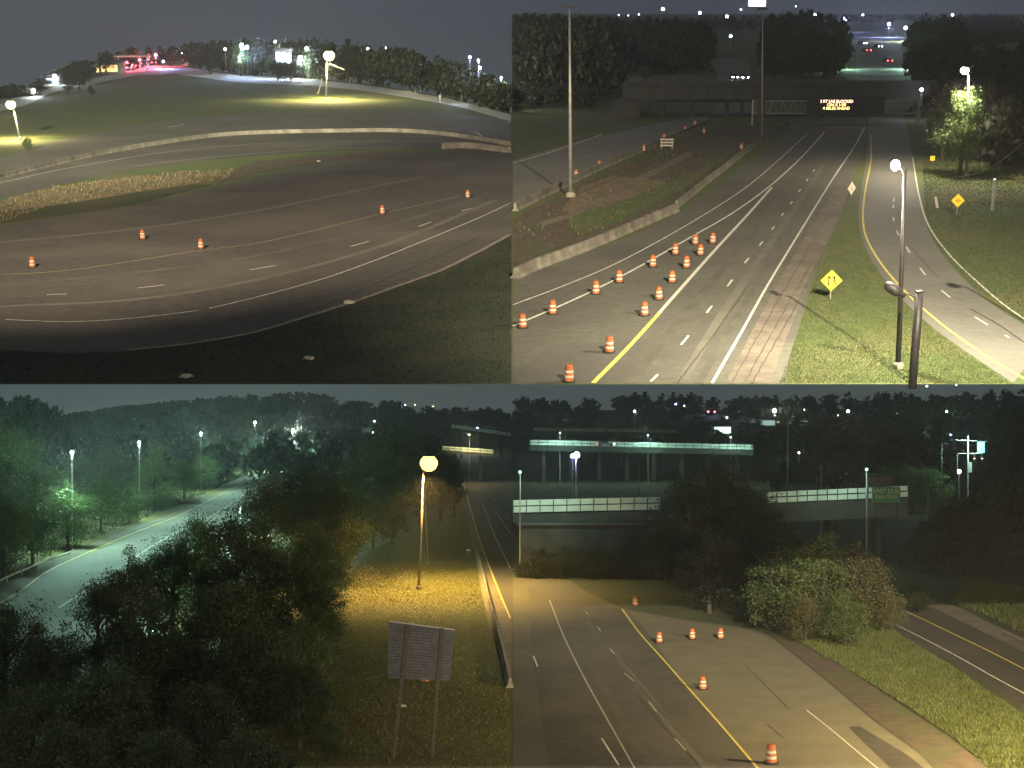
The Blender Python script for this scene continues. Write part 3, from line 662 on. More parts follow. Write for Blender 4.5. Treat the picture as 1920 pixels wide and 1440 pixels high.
dashes('T', [[(1220,716),(1233,703)],[(1277,647),(1291,630)],[(1325,587),(1335,574)],[(1364,537),(1373,525)],[(1396,494),(1404,484)],[(1424,461),(1430,453)],[(1447,431),(1452,425)],[(1465,406),(1469,400)],[(1482,383),(1486,378)],[(1498,360),(1501,355)],[(1512,340),(1515,335)],[(1525,322),(1527,318)]], .17, WHITE, .03)
dashes('T', [[(1676,372),(1675,379)],[(1675,385),(1675,391)],[(1675,408),(1676,415)],[(1681,433),(1685,442)],[(1699,463),(1706,475)],[(1725,503),(1735,516)],[(1765,545),(1781,558)],[(1828,595),(1852,610)],[(1885,629),(1892,634)]], .17, WHITE, .034)
for p, w_ in [([(1372,719),(1450,580),(1520,460),(1560,392)], .06), ([(1395,719),(1470,585),(1530,480)], .06), ([(1410,719),(1478,600),(1540,480)], .08), ([(1820,580),(1870,608),(1919,642)], .14), ([(1700,455),(1740,500),(1760,520)], .07), ([(1620,560),(1560,600)], .01), ([(1270,719),(1330,640),(1400,540)], .10)]:
    line('T', p, w_, TAR, .04, name='road_seam', wiggle=.05)
tufts('T', 'grass', 'bright green mown grass of the wedge between highway and ramp', [(1462,719),(1490,640),(1535,510),(1575,412),(1600,405),(1617,455),(1645,508),(1690,563),(1750,618),(1830,675),(1895,719)], 70000, .08, BLADE, 15, .5, .025)
tufts('T', 'grass', 'dim grass bank outside the ramp', [(1925,608),(1830,540),(1752,452),(1735,400),(1730,300),(1960,300)], 22000, .10, BLADE, 16, .5, .05)
tufts('T', 'weeds', 'patchy weeds on the muddy median', [(970,420),(1060,365),(1240,280),(1330,250),(1420,270),(1330,330),(1240,395),(1100,450),(970,500)], 2600, .25, DRYB, 17, .5, .06)
G1 = 'traffic drums closing the straight highway lane'
names = ['orange white striped drum first on the thin white line by the median','second drum from the frame edge on the drum line','third drum of the line beside the median','fourth drum of the line beside the median','fifth drum of the line beside the median','sixth drum of the line, where the lines draw together','seventh drum of the line, beside the last one','last drum of the closed lane, at the tip of the wedge',
         'drum next below the tip of the wedge, nearer the thick line','second of the row beside the thick white line','third of the row beside the thick white line','fourth of the row beside the thick white line','fifth of the row beside the thick white line, with a shadow','nearest standing drum alone on the closed lane','red topped drum cut by the lower edge of the straight road']
for (x, y), l in zip([(980,615),(1036,589),(1117,552),(1161,530),(1224,501),(1266,478),(1303,459),(1336,457),(1313,479),(1287,503),(1260,530),(1235,562),(1208,592),(1142,661),(1067,716)], names):
    drum('T', x, y, l, G1, 1.05)
for (x, y, l) in [(1207,285,'far drum left of the striped barricade'),(1285,247,'far drum right of the barricade'),(1303,236,'far dim drum near the overpass'),(1320,251,'far orange drum by the median'),(1245,262,'far drum just behind the barricade'),(1390,281,'pale far drum left of the slim barrier'),(1124,316,'far drum on the muddy median edge'),(1080,333,'far drum next to the bare pole')]:
    drum('T', x, y, l, 'far drums near the overpass', 1.1)
u, v = G('T', 1250, 279); o = thing('T', 'barricade', 'white striped three board barricade on the far median', 'barricade', u, v, R(-8))
for z in (.55, 1.05, 1.55): MB().box((0, -.05, z), (2.2, .04, .26)).build('board', REFL, o)
for a in (-.9, .9): MB().box((a, 0, .85), (.08, .06, 1.75)).build('upright', STEEL, o); MB().box((a, 0, .04), (.1, 1.3, .08)).build('foot', STEEL, o)
diamond_sign('T', 1557, 526, 562, 1.75, 'yellow diamond sign with two merging arrows on the grass wedge', 'merge')
diamond_sign('T', 1794, 376, 404, 1.6, 'yellow diamond sign with three short lines on the ramp bank', 'lines')
diamond_sign('T', 1596, 353, 371, 1.7, 'pale orange diamond sign turned half away at the tip of the grass wedge', 'bar', R(40), mat('sign_pale', (1, .88, .72), (1, .80, .58), 4, .4))
u, v = G('T', 1748, 306); o = thing('T', 'marker_post', 'small yellow marker sign on the bank edge of the ramp', 'marker post', u, v)
MB().box((0, .03, .4), (.06, .05, .9)).build('post', STEEL, o); MB().box((0, -.02, .75), (.7, .03, .7)).build('reflector', SYEL, o)
u, v = G('T', 1755, 390); o = thing('T', 'marker_post', 'white slanting object marker panel beside the ramp', 'marker post', u, v)
MB().box((0, 0, .65), (.3, .05, 1.4), 0, R(-14)).build('panel', REFL, o); MB().box((0, .05, .3), (.08, .06, .7)).build('post', STEEL, o)
# bare poles
for x0, y0, x1, y1, rr_, l in [(1070,369,1068,14,.26,'tall bare mast left on the muddy median'),(1429,264,1430,18,.20,'tall bare mast beside the slim median barrier')]:
    u, v = G('T', x0, y0); tp = P3('T', v, x1, y1); o = thing('T', 'light_pole', l, 'pole', u, v, group='bare masts')
    MB().tube([(0,0,-.3), ((tp[0]-u)*.5,0,tp[2]*.5), (tp[0]-u,0,tp[2])], [rr_, rr_*.8, rr_*.45], 12).build('shaft', STEEL, o, smooth=True)
    MB().lathe([(rr_*2.4, -.2), (rr_*2.4, .4), (rr_*1.3, .6)], 12).build('footing', CONC, o)
    MB().box((tp[0]-u, 0, tp[2]+.1), (1.6, .5, .25)).build('head_bracket', DARKM, o)
# lamp on the wedge
u, v = G('T', 1684, 691)
o = thing('T', 'street_lamp', 'tall dark lamp post with a white glowing head on the grass wedge', 'street lamp', u, v)
tp = P3('T', v, 1697, 318); hd = P3('T', v, 1679, 309)
MB().tube([(0,0,-.2), ((tp[0]-u)*.5,0,tp[2]*.5), (tp[0]-u,0,tp[2])], [.19,.15,.10], 14).build('pole', DARKM, o, smooth=True)
MB().lathe([(.34, -.15), (.34, .3), (.2, .45)], 12).build('footing', CONC, o)
MB().tube([(tp[0]-u,0,tp[2]-.5), (tp[0]-u-.25,-.05,tp[2]), (hd[0]-u+.1,-.1,hd[2]+.15)], .05, 8).build('arm', REFL, o)
MB().lathe([(.10, hd[2]-.36), (.26, hd[2]-.22), (.30, hd[2]), (.2, hd[2]+.22), (.08, hd[2]+.32)], 14, (hd[0]-u, 0, 0)).build('lens', emit('glow_pole', (1, .93, .86), 40), o, smooth=True)
MB().lathe([(.3, hd[2]+.33), (.2, hd[2]+.42), (.05, hd[2]+.46)], 14, (hd[0]-u, .1, 0)).build('lamp_housing', DARKM, o)
light(o, (hd[0]-u-.1, 1.3, hd[2]-.55), (1, .90, .68), 27000, 176, rad=.2)
# near dark post with an unlit floodlight
u, v = G('T', 1711, 719)
o = thing('T', 'floodlight_post', 'thick black post with an unlit oval floodlight in front of the lamp post', 'floodlight', u, v)
h = HR('T', v, 547)
MB().tube([(0,0,-.3), (0,0,h)], [.27,.26], 18).build('post', DARKM, o, smooth=True)
MB().lathe([(.28, h), (.29, h+.06), (.2, h+.09)], 18).build('cap', DARKM, o)
a = P3('T', v, 1690, 548); b_ = P3('T', v, 1662, 538)
MB().tube([(-.1,0,h-.9), (-.35,0,h-.3), (a[0]-u,0,a[2])], .05, 8).build('bracket', DARKM, o)
mb = MB(); mb.lathe([(.12,-.85),(.3,-.72),(.42,-.4),(.44,0),(.40,.35),(.28,.55),(.18,.62),(.16,1.0)], 16)
fl = mb.build('floodlight_head', DARKM, o, smooth=True); fl.location = ((a[0]+b_[0])/2-u, 0, (a[2]+b_[2])/2); fl.rotation_euler = (R(15), R(122), 0)
fl.scale = (.8, .8, .8)
# street lamp at the right trees, far lamps
street_lamp('T', 1812, 330, 1816, 140, 1809, 132, 'street lamp with a warm glow above the lit leaves right of the ramp', 'warm', 22000, 1.2, 40, r=.13)
# overpass
def overpass():
    v = VD('T', 222); u = UX('T', v, 0, 1460)
    o = thing('T', 'overpass', 'shadowed concrete road bridge crossing the straight highway', 'bridge', u, v)
    def X(px, row=222): return UX('T', v, 0, px) - u
    hb = HR('T', v, 187); ht = HR('T', v, 158)
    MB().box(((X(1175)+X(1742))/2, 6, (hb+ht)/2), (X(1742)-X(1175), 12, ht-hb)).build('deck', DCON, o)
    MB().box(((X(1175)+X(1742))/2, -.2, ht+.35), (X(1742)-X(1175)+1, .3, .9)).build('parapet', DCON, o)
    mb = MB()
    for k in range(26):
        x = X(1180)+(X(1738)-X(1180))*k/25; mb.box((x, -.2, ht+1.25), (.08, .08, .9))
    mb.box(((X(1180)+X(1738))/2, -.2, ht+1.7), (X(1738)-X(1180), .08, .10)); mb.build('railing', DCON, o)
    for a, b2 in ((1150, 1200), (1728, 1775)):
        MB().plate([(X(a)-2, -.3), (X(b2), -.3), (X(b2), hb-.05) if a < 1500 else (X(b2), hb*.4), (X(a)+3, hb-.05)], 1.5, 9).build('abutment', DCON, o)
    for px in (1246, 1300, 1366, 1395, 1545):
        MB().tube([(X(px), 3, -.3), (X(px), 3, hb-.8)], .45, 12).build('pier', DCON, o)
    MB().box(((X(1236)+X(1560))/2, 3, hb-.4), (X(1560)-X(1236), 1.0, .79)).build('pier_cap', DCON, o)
overpass()
street_lamp('T', 2010, 655, 2010, 340, 1990, 330, 'added unseen lamp post outside the right edge of the straight highway view', 'warm', 2500, 1.0, 20)  # unseen lamp added to brighten the near road and ramp
# sign gantry
v = VD('T', 236); u = UX('T', v, 0, 1560)
o = thing('T', 'sign_gantry', 'steel truss gantry carrying the glowing message board', 'gantry', u, v)
X = lambda px: UX('T', v, 0, px) - u
z0 = HR('T', v, 213); z1 = HR('T', v, 190); mb = MB()
for z in (z0, z1):
    for y in (0, 1.2): mb.tube([(X(1410), y, z), (X(1722), y, z)], .09, 6)
n = 34
for k in range(n):
    xa = X(1410)+(X(1722)-X(1410))*k/n; xb = X(1410)+(X(1722)-X(1410))*(k+1)/n
    mb.tube([(xa, 0, z0 if k % 2 else z1), (xb, 0, z1 if k % 2 else z0)], .05, 5); mb.tube([(xa, 1.2, z0), (xa, 1.2, z1)], .05, 5)
mb.build('truss', STEEL, o)
for px in (1411, 1721): MB().tube([(X(px), .6, -.3), (X(px), .6, z1+.3)], .22, 10).build('upright', STEEL, o)
MB().box((X(1424), -.5, (z0+z1)/2), (1.3, .5, 3.4)).build('control_cabinet', BACK, o)
v2 = v - 1.2; zb = HR('T', v2, 213); zt = HR('T', v2, 181); xa, xb = UX('T', v2, 0, 1512)-u, UX('T', v2, 0, 1656)-u
vm = thing('T', 'message_board', 'black electronic message board with three rows of glowing amber words', 'message board', (xa+xb)/2+u, v2)
W = xb-xa
MB().box((0, .35, (zb+zt)/2), (W, .7, zt-zb)).build('cabinet', mat('board_black', (.03, .03, .03), None, 4, .6), vm)
em1 = emit('led_pale', (1, .62, .42), 2.2); em2 = emit('led_amber', (1, .66, .22), 2.2)
cx = UX('T', v2, 0, 1566)-u - (xa+xb)/2
for s_, rw, m_ in (('2 RT LNS BLOCKED', 192.5, em1), ('ON E I-90', 199, em2), ('4 MILES AHEAD', 205.5, em2)):
    tm = text_mesh(s_, .78, m_, vm, (cx, -.03, HR('T', v2, rw)), bold=.004)
    wd = {0: 61, 1: 35, 2: 50}[('2 RT LNS BLOCKED', 'ON E I-90', '4 MILES AHEAD').index(s_)]
    cur = max(x.co.x for x in tm.data.vertices)-min(x.co.x for x in tm.data.vertices)
    tm.scale = ((UX('T', v2, 0, 960+wd))/cur, 1, 1)
# cars TR
car('T', 1376, 149, 'car with two blazing white headlights left of its twin beyond the overpass', 0, s_=1.3)
car('T', 1395, 150, 'car with two blazing white headlights right of its twin beyond the overpass', 0, s_=1.3)
car('T', 1616, 84, 'car with white headlights at the far bend of the lit road', R(20), s_=1.5)
car('T', 1646, 90, 'white headlit car on the middle of the far lit road', R(10), s_=1.5)
car('T', 1624, 98, 'car driving away with tail lights on the far lit road', R(190), s_=1.5)
car('T', 1664, 118, 'nearest car with red tail lights on the far lit road', R(184), s_=1.4)
for (x, y, br, c, s, p, l) in [(1243,17,44,'yellow',5,0,'tall yellow lamp on the skyline left of the white pair'),(1312,24,44,'white',4.5,0,'white lamp right of the yellow skyline lamp'),(1363,31,50,'white',4,0,'white lamp on the skyline below the glowing billboard'),(1389,18,44,'white',2.5,0,'small white lamp left of the billboard'),
      (1528,28,50,'white',3.6,0,'single white skyline lamp right of the billboard'),(1583,36,60,'blue',5,60000,'bright blue lamp high over the far lit road'),(1618,28,52,'white',2.2,0,'small white skyline lamp over the far road'),(1667,45,70,'blue',3,60000,'deep blue lamp right over the far road'),(1698,52,78,'white',2.6,60000,'white lamp beside the far road bend'),(1732,48,80,'warm',1.8,0,'dim warm lamp in the dark trees right of the far road'),(1786,28,60,'white',2.4,0,'white lamp just left of the frame corner'),
      (1370,68,90,'white',1.8,0,'small white lamp over the far cross road'),(1158,94,150,'blue',1.4,2500,'blue lamp shining on a green tree behind the overpass'),(1728,168,226,'white',.8,400,'small white lamp at the right end of the overpass'),(1865,338,395,'green',.4,60,'dim greenish lamp on the dark bank'),(1587,105,130,'green',1.4,9000,'dim greenish lamp left of the far road'),(1703,100,130,'green',1.6,12000,'dim greenish lamp right of the far road'),(1160,28,45,'blue',2,0,'first dim skyline lamp left of the yellow one'),(1178,29,45,'blue',2,0,'second dim skyline lamp left of the yellow one'),(1198,27,45,'warm',2,0,'dim warm skyline lamp nearest the yellow one'),(1492,12,40,'white',2,0,'tiny white lamp on the open skyline'),(1527,43,60,'white',1.5,0,'tiny white lamp under the single skyline lamp'),(1740,36,60,'blue',1.5,0,'tiny bluish lamp on the skyline right of the far road')]:
    far_lamp('T', x, y, br, c, l, s*.72, p*6, 12, 'lamps beyond the overpass', pole_r=.2)
u, v = G('T', 1418, 42); hh = HR('T', v, 6); o = thing('T', 'billboard', 'glowing white billboard on the skyline', 'billboard', u, v)
MB().box((0, 0, hh), (24, .6, 8)).build('panel', emit('billboard_white', (.85, .87, 1), 5), o); MB().tube([(0, .5, -.3), (0, .5, hh)], .7, 8).build('post', STEEL, o)
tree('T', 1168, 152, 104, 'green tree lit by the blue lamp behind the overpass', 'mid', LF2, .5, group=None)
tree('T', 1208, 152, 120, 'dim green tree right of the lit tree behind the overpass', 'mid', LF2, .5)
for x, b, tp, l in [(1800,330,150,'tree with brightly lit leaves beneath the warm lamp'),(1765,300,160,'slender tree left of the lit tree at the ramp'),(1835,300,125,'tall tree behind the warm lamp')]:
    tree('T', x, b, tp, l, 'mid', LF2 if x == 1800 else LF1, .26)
rr = random.Random(21); spots = []
def mass(x0, x1, b0, b1, top, n, jit=14, hmin=.6):
    for k in range(n):
        x = rr.uniform(x0, x1); b = rr.uniform(b0, b1); v = VD('T', b); ty = top(x, b) + rr.uniform(0, jit); h = max(5, HR('T', v, ty)); rad = min(h*.4, 5.5)
        spots.append((UX('T', v, 0, x), v, 0, h, rad))
mass(964, 1150, 150, 185, lambda x, b: b-125, 60)
mass(964, 1325, 92, 140, lambda x, b: max(14+(x-964)*.05, b-85), 260)
mass(1310, 1960, 37, 46, lambda x, b: 25, 170, 5)
mass(964, 1560, 48, 60, lambda x, b: 30, 160, 8)
mass(1440, 1578, 95, 150, lambda x, b: b-85, 160)
mass(1450, 1560, 62, 92, lambda x, b: b-38, 110)
mass(1712, 1800, 95, 165, lambda x, b: b-75, 150)
mass(1720, 2050, 55, 95, lambda x, b: b-38, 200)
mass(1850, 2060, 160, 235, lambda x, b: b-90, 130)
mass(964, 1140, 186, 208, lambda x, b: b-40, 40)
mass(1850, 2060, 240, 320, lambda x, b: b-150, 70)
mass(1745, 1850, 170, 250, lambda x, b: b-95, 60)
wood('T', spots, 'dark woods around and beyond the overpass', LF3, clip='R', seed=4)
u, v = G('T', 1930, 420); uu, vv = G('T', 1780, 330)
p0 = P3('T', vv, 1790, 331); p1 = P3('T', v, 1925, 262)
o = thing('T', 'overhead_wire', 'thin overhead cable sagging across the dark bank', 'cable', p0[0], p0[1])
MB().tube([(p0[0]-p0[0]+(p1[0]-p0[0])*k/12, (p1[1]-p0[1])*k/12, p0[2]+(p1[2]-p0[2])*k/12-1.2*math.sin(math.pi*k/12)) for k in range(13)], .04, 5).build('cable', STEEL, o)

# ================================================================== BOTTOM LEFT: wooded road and the lit verge
strip('B', 'road', [(-120,1225),(30,1112),(100,1066),(240,1006),(330,970),(410,930),(460,904),(520,873),(562,857),(590,850)],
      [(60,1440),(200,1260),(330,1150),(420,1060),(500,970),(560,905),(595,872),(610,860),(625,852),(640,848)], ASPHG, .010)
strip('B', 'shoulder', [(-200,1225),(0,1108),(100,1050),(240,993),(330,960),(410,922),(460,898),(520,868),(560,853)], [(-118,1227),(30,1114),(100,1068),(240,1008),(330,972),(410,932),(460,906),(520,875),(562,859)], SHOUL, .016)
line('B', [(-60,1165),(35,1110),(100,1066),(240,1004),(330,969),(410,929),(460,903),(520,872),(560,857)], .2, YELL, .03)
line('B', [(110,1140),(200,1082),(300,1015),(400,965),(460,925)], .15, WHITE, .03)
patch('B', 'road', [(866,885),(905,885),(959,900),(959,1170),(935,1110),(905,1030),(884,955)], ASPHD, .010)
patch('B', 'shoulder', [(856,890),(866,890),(884,955),(905,1030),(935,1110),(959,1168),(959,1298),(938,1240),(912,1150),(893,1060),(872,960)], SHOUL, .016)
line('B', [(868,905),(884,960),(902,1020),(930,1095),(957,1160)], .16, YELL, .03)
line('B', [(905,945),(928,1005),(957,1066)], .14, WHITE, .03)
line('B', [(930,960),(957,1000)], .12, WHITE, .03)
barrier('B', 'long pale concrete edge barrier right of the lit verge', [(895,1040),(912,1110),(930,1180),(944,1235),(956,1290)], .8, 1.0)
0 and patch('B', 'dirt', [(600,1140),(690,1060),(720,1160),(730,1290),(760,1440),(560,1440),(580,1300)], MUD, .012)
patch('B', 'grass', [(480,892),(555,864),(600,856),(560,872),(500,902)], GRASS, .022)
tufts('B', 'grass', 'yellow lit grass of the verge round the sodium lamp', [(560,1440),(600,1330),(590,1230),(640,1150),(650,1080),(700,1030),(760,1000),(860,960),(890,1050),(915,1170),(955,1300),(955,1440)], 90000, .10, BLADE, 25, .5, .03)
tufts('B', 'grass', 'grass strip between the lit road and the trees', [(-40,1110),(100,1040),(240,985),(410,915),(520,862),(500,858),(300,930),(100,1010),(-40,1080)], 14000, .4, BLADE, 26, .5, .07)
sl = street_lamp('B', 785, 1105, 794, 882, 804, 868, 'sodium street lamp with a blazing orange yellow head on the grass verge', 'sodium', 62000, 2.4, 2, pole_m=WOOD, r=.14, spot=148)
u, v = G('B', 803, 1058); tp = P3('B', G('B', 785, 1105)[1], 795, 900)
o = thing('B', 'guy_wire', 'thin pale guy cable from the top of the sodium lamp to the grass', 'cable', u, v)
MB().tube([(0, 0, -.2), (tp[0]-u, tp[1]-v, tp[2])], .045, 6).build('cable', REFL, o); MB().lathe([(.15, -.1), (.15, .15), (.05, .25)], 8).build('anchor', STEEL, o)
# sign seen from behind
v = 90.5; u = UX('B', v, 0, 778)
o = thing('B', 'road_sign', 'large ribbed sign panel seen from behind on two tall posts', 'road sign', u, v, 0)
A = [P3('B', v, 729, 1166), P3('B', v, 853, 1182), P3('B', v, 843, 1277), P3('B', v, 727, 1272)]
cx_ = [(a[0]-u, a[2]) for a in A]
MB().plate(cx_, .1, .05).build('sign_panel', BACK, o)
mb = MB()
for k in range(1, 18):
    f_ = k/18; x0_, z0_ = [cx_[0][i]*(1-f_)+cx_[3][i]*f_ for i in (0, 1)]; x1_, z1_ = [cx_[1][i]*(1-f_)+cx_[2][i]*f_ for i in (0, 1)]
    mb.tube([(x0_+.03, .09, z0_), (x1_-.03, .09, z1_)], .018, 4)
mb.build('ribs', BACK, o)
MB().tube([(cx_[0][0], .08, cx_[0][1]+.03), (cx_[1][0], .08, cx_[1][1]+.03)], .04, 6).build('top_rail', REFL, o)
for tpx, bpx in (((764, 1172), (738, 1425)), ((829, 1179), (810, 1440))):
    a = P3('B', v, *tpx); b_ = P3('B', v, *bpx); MB().box(((a[0]+b_[0])/2-u, 0, a[2]/2-.1), (.2, .16, a[2]+.3), 0, math.atan2(a[0]-b_[0], a[2]-b_[2])).build('post', mat('post_dark', (.06, .045, .03), None, 4, .8), o)
# guardrail
c = [G('B', *q) for q in smooth_px([(-40,1122),(0,1099),(60,1072),(140,1040)], 20)]
o = thing('B', 'guardrail', 'pale steel guardrail beside the lit road', 'guardrail', c[10][0], c[10][1])
mb = MB(); mb.tube([(x-c[10][0], y-c[10][1], .72) for x, y in c], .14, 6); mb.build('rail', REFL, o)
for x, y in c[::3]: MB().box((x-c[10][0], y-c[10][1], .35), (.12, .12, .8)).build('post', STEEL, o)
# near trees
LAB = ['at the lower left corner of the wood','under the lit road gap','left of the lit road gap','with its top before the road','tall over the bright road','whose sprigs cross the road line','broad in the middle of the thicket','high beside the far road end','lit a little from behind at the road end','in the deep of the thicket','at the right shoulder of the thicket','right beside the sodium glow','highest left of the sodium lamp','over the sodium lamp','in the shade behind the verge','low before the tall ones','in the lower middle','low at the front of the thicket','with pale lower twigs','at the left foot of the thicket','at the centre foot of the thicket','touching the brown bank','on the brown bank','half lit beside the lamp shadow','behind the sign','second from the corner','third from the corner','at the bottom edge','beneath the road gap','short and dark']
LAB = LAB[:26] + ['low at the back beside the verge','lowest left of the sodium pole','low and broad beside the verge','near the brown bank foot','dark over the brown bank','in the brown shade near the verge','first behind the sodium lamp','second behind the sodium lamp','third behind the sodium lamp','directly behind the sodium head','right behind the sodium lamp','last before the highway','over the brown verge edge','tall at the back of the thicket','tallest left behind the sodium lamp'] + LAB[26:]
NT = [(10,1105,100,.42),(95,1172,96,.40),(185,1072,112,.34),(246,1032,122,.34),(325,980,138,.34),(372,950,146,.30),(440,948,128,.36),(500,885,168,.34),(556,862,196,.32),(612,872,186,.36),(655,858,235,.34),(700,806,300,.34),(748,786,340,.34),(842,838,330,.3),(690,930,250,.34),(590,985,150,.40),(540,1010,122,.42),(420,1070,104,.44),(300,1130,95,.44),(480,1155,96,.46),(200,1225,86,.46),(60,1262,83,.46),(380,1262,85,.46),(560,1230,93,.44),(640,1060,170,.36),(650,960,200,.36),(700,925,225,.4),(735,930,232,.4),(668,960,215,.4),(600,1130,118,.42),(560,1150,104,.44),(642,1010,185,.36),(676,905,243,.34),(716,870,250,.34),(752,850,262,.34),(788,842,270,.34),(826,850,278,.3),(852,872,290,.26),(604,1075,135,.42),(690,820,262,.3),(735,800,275,.3),(130,1340,76,.5),(300,1350,76,.5),(470,1350,77,.5),(620,1345,90,.36)]
for i, (x, tp, d, wr) in enumerate(NT):
    tree('B', x, None, tp, 'dark leafy tree ' + LAB[i], 'near' if d < 210 else 'mid', LF1, wr, v=d, group='trees of the near thicket', low=.02 if d < 110 else .08)
BT = [(5,1085,905),(60,1058,935),(128,1028,905),(190,1000,872),(242,980,905),(290,958,842),(345,935,852),(385,918,846),(425,905,862),(462,890,852),(90,1000,862),(205,945,832),(300,905,822),(395,885,822),(25,965,785),(150,935,842),(485,872,836),(525,862,832),(-40,1000,760)]
BL = ['green lit tree at the near end of the far bank','green tree second along the far bank','green tree with pale leaves left of the road bend','bushy green tree half way up the far bank','low green tree between two taller ones on the bank','tall green tree behind the low one on the bank','bright green tree near the brightest spot','brightest green tree beside the road','green tree just past the brightest one','last lit tree before the grass patch','dim tree in the second row near the left edge','dim tree in the second row by the small lamp','dim tree in the second row behind the bright ones','dim tree in the second row near the road end','tall black tree at the left edge of the sky','dark tree under the first small lamp','small tree by the greenish lamp','small tree at the far road end','black tree cut by the left edge']
for (x, b, tp), l in zip(BT, BL):
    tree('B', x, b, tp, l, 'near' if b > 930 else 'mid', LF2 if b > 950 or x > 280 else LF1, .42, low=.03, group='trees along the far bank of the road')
rr = random.Random(31); spots = []
for k in range(520):
    x = rr.uniform(-120, 955); v = rr.uniform(400, 880); hb = HILL_L((x-960)/F*v, v) if v > 480 else 0
    top = np.interp(x, [-120,0,40,85,110,150,240,350,480,560,610,640,740,800,955], [745,738,735,750,778,770,757,747,737,733,737,750,750,772,786])
    h = rr.uniform(9, 15); hm = HR('B', v, top) - hb
    if hm < 4: continue
    h = min(h, hm)
    if x > 560 and v < 650 and x < 960 and hb + h > HR('B', v, 800): h = max(4, HR('B', v, 805)-hb)
    if x > 820 and v < 880: continue
    spots.append(((x-960)/F*v, v, hb-1, h+1, rr.uniform(4, 6.5)))
for k in range(60):
    x = rr.uniform(800, 950); v = rr.uniform(700, 890); hb = HILL_L((x-960)/F*v, v); spots.append(((x-960)/F*v, v, hb-1, rr.uniform(5, 8), 5))
for k in range(70):
    x = rr.uniform(20, 120); v = rr.uniform(380, 500); spots.append(((x-960)/F*v, v, -1, HR('B', v, rr.uniform(740, 800)), 5))
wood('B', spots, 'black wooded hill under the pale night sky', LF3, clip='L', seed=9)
building('B', 588, 650, 842, 797, 14, 'pale low building among lamps on the far left skyline', mat('warm_wall', (.45, .45, .30), (.34, .34, .23), 1, .9), emit('win_pale', (.5, .75, .7), .35), [(.2,.35,.2,.5),(.6,.8,.2,.5)])
building('B', 700, 716, 838, 800, 8, 'small dark building with a lit door beside the pale one', BRICK, emit('win_cold', (.5, .8, 1), 2.2), [(.2,.5,.2,.5)])
# far bridge with lit rail, left view
def bridge(label, xa, ra, xb, rb, grow, drop, thick, panels, railm, piers, rail_h, name='bridge', light_strip=None):
    v = VD('B', grow); u = (UX('B', v, 0, xa)+UX('B', v, 0, xb))/2; px_m = F/v
    o = thing('B', name, label, 'bridge', u, v)
    A_ = P3('B', v, xa, ra); B_ = P3('B', v, xb, rb)
    za, zb_ = A_[2], B_[2]; xa_, xb_ = A_[0]-u, B_[0]-u; ang = -math.atan2(zb_-za, xb_-xa_); L = math.hypot(xb_-xa_, zb_-za)
    def bx(x, y, z, d): return
    cz = (za+zb_)/2
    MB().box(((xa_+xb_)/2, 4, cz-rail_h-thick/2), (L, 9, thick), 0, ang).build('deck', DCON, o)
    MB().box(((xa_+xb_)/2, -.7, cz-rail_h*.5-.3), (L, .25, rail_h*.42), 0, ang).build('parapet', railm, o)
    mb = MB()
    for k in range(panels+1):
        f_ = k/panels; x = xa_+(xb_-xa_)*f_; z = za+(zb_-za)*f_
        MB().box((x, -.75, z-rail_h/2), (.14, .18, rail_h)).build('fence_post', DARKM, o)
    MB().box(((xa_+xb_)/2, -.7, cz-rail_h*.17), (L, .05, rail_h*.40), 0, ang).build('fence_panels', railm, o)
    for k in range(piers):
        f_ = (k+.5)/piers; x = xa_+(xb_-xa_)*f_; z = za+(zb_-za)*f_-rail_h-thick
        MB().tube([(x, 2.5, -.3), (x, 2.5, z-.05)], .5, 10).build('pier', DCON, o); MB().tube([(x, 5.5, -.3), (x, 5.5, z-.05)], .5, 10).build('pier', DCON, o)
    return o
RAIL = mat('fence_mesh', (.42, .46, .42), (.34, .38, .35), .5, .6)
bridge('far bridge with a lit greenish parapet behind the sodium lamp', 828, 836, 925, 843, 905, 0, .8, 8, RAIL, 2, 1.2)
bridge('thin far flyover with a bright rail below the horizon lights', 846, 796, 958, 812, 868, 0, 1.0, 14, RAIL, 3, 1.2)
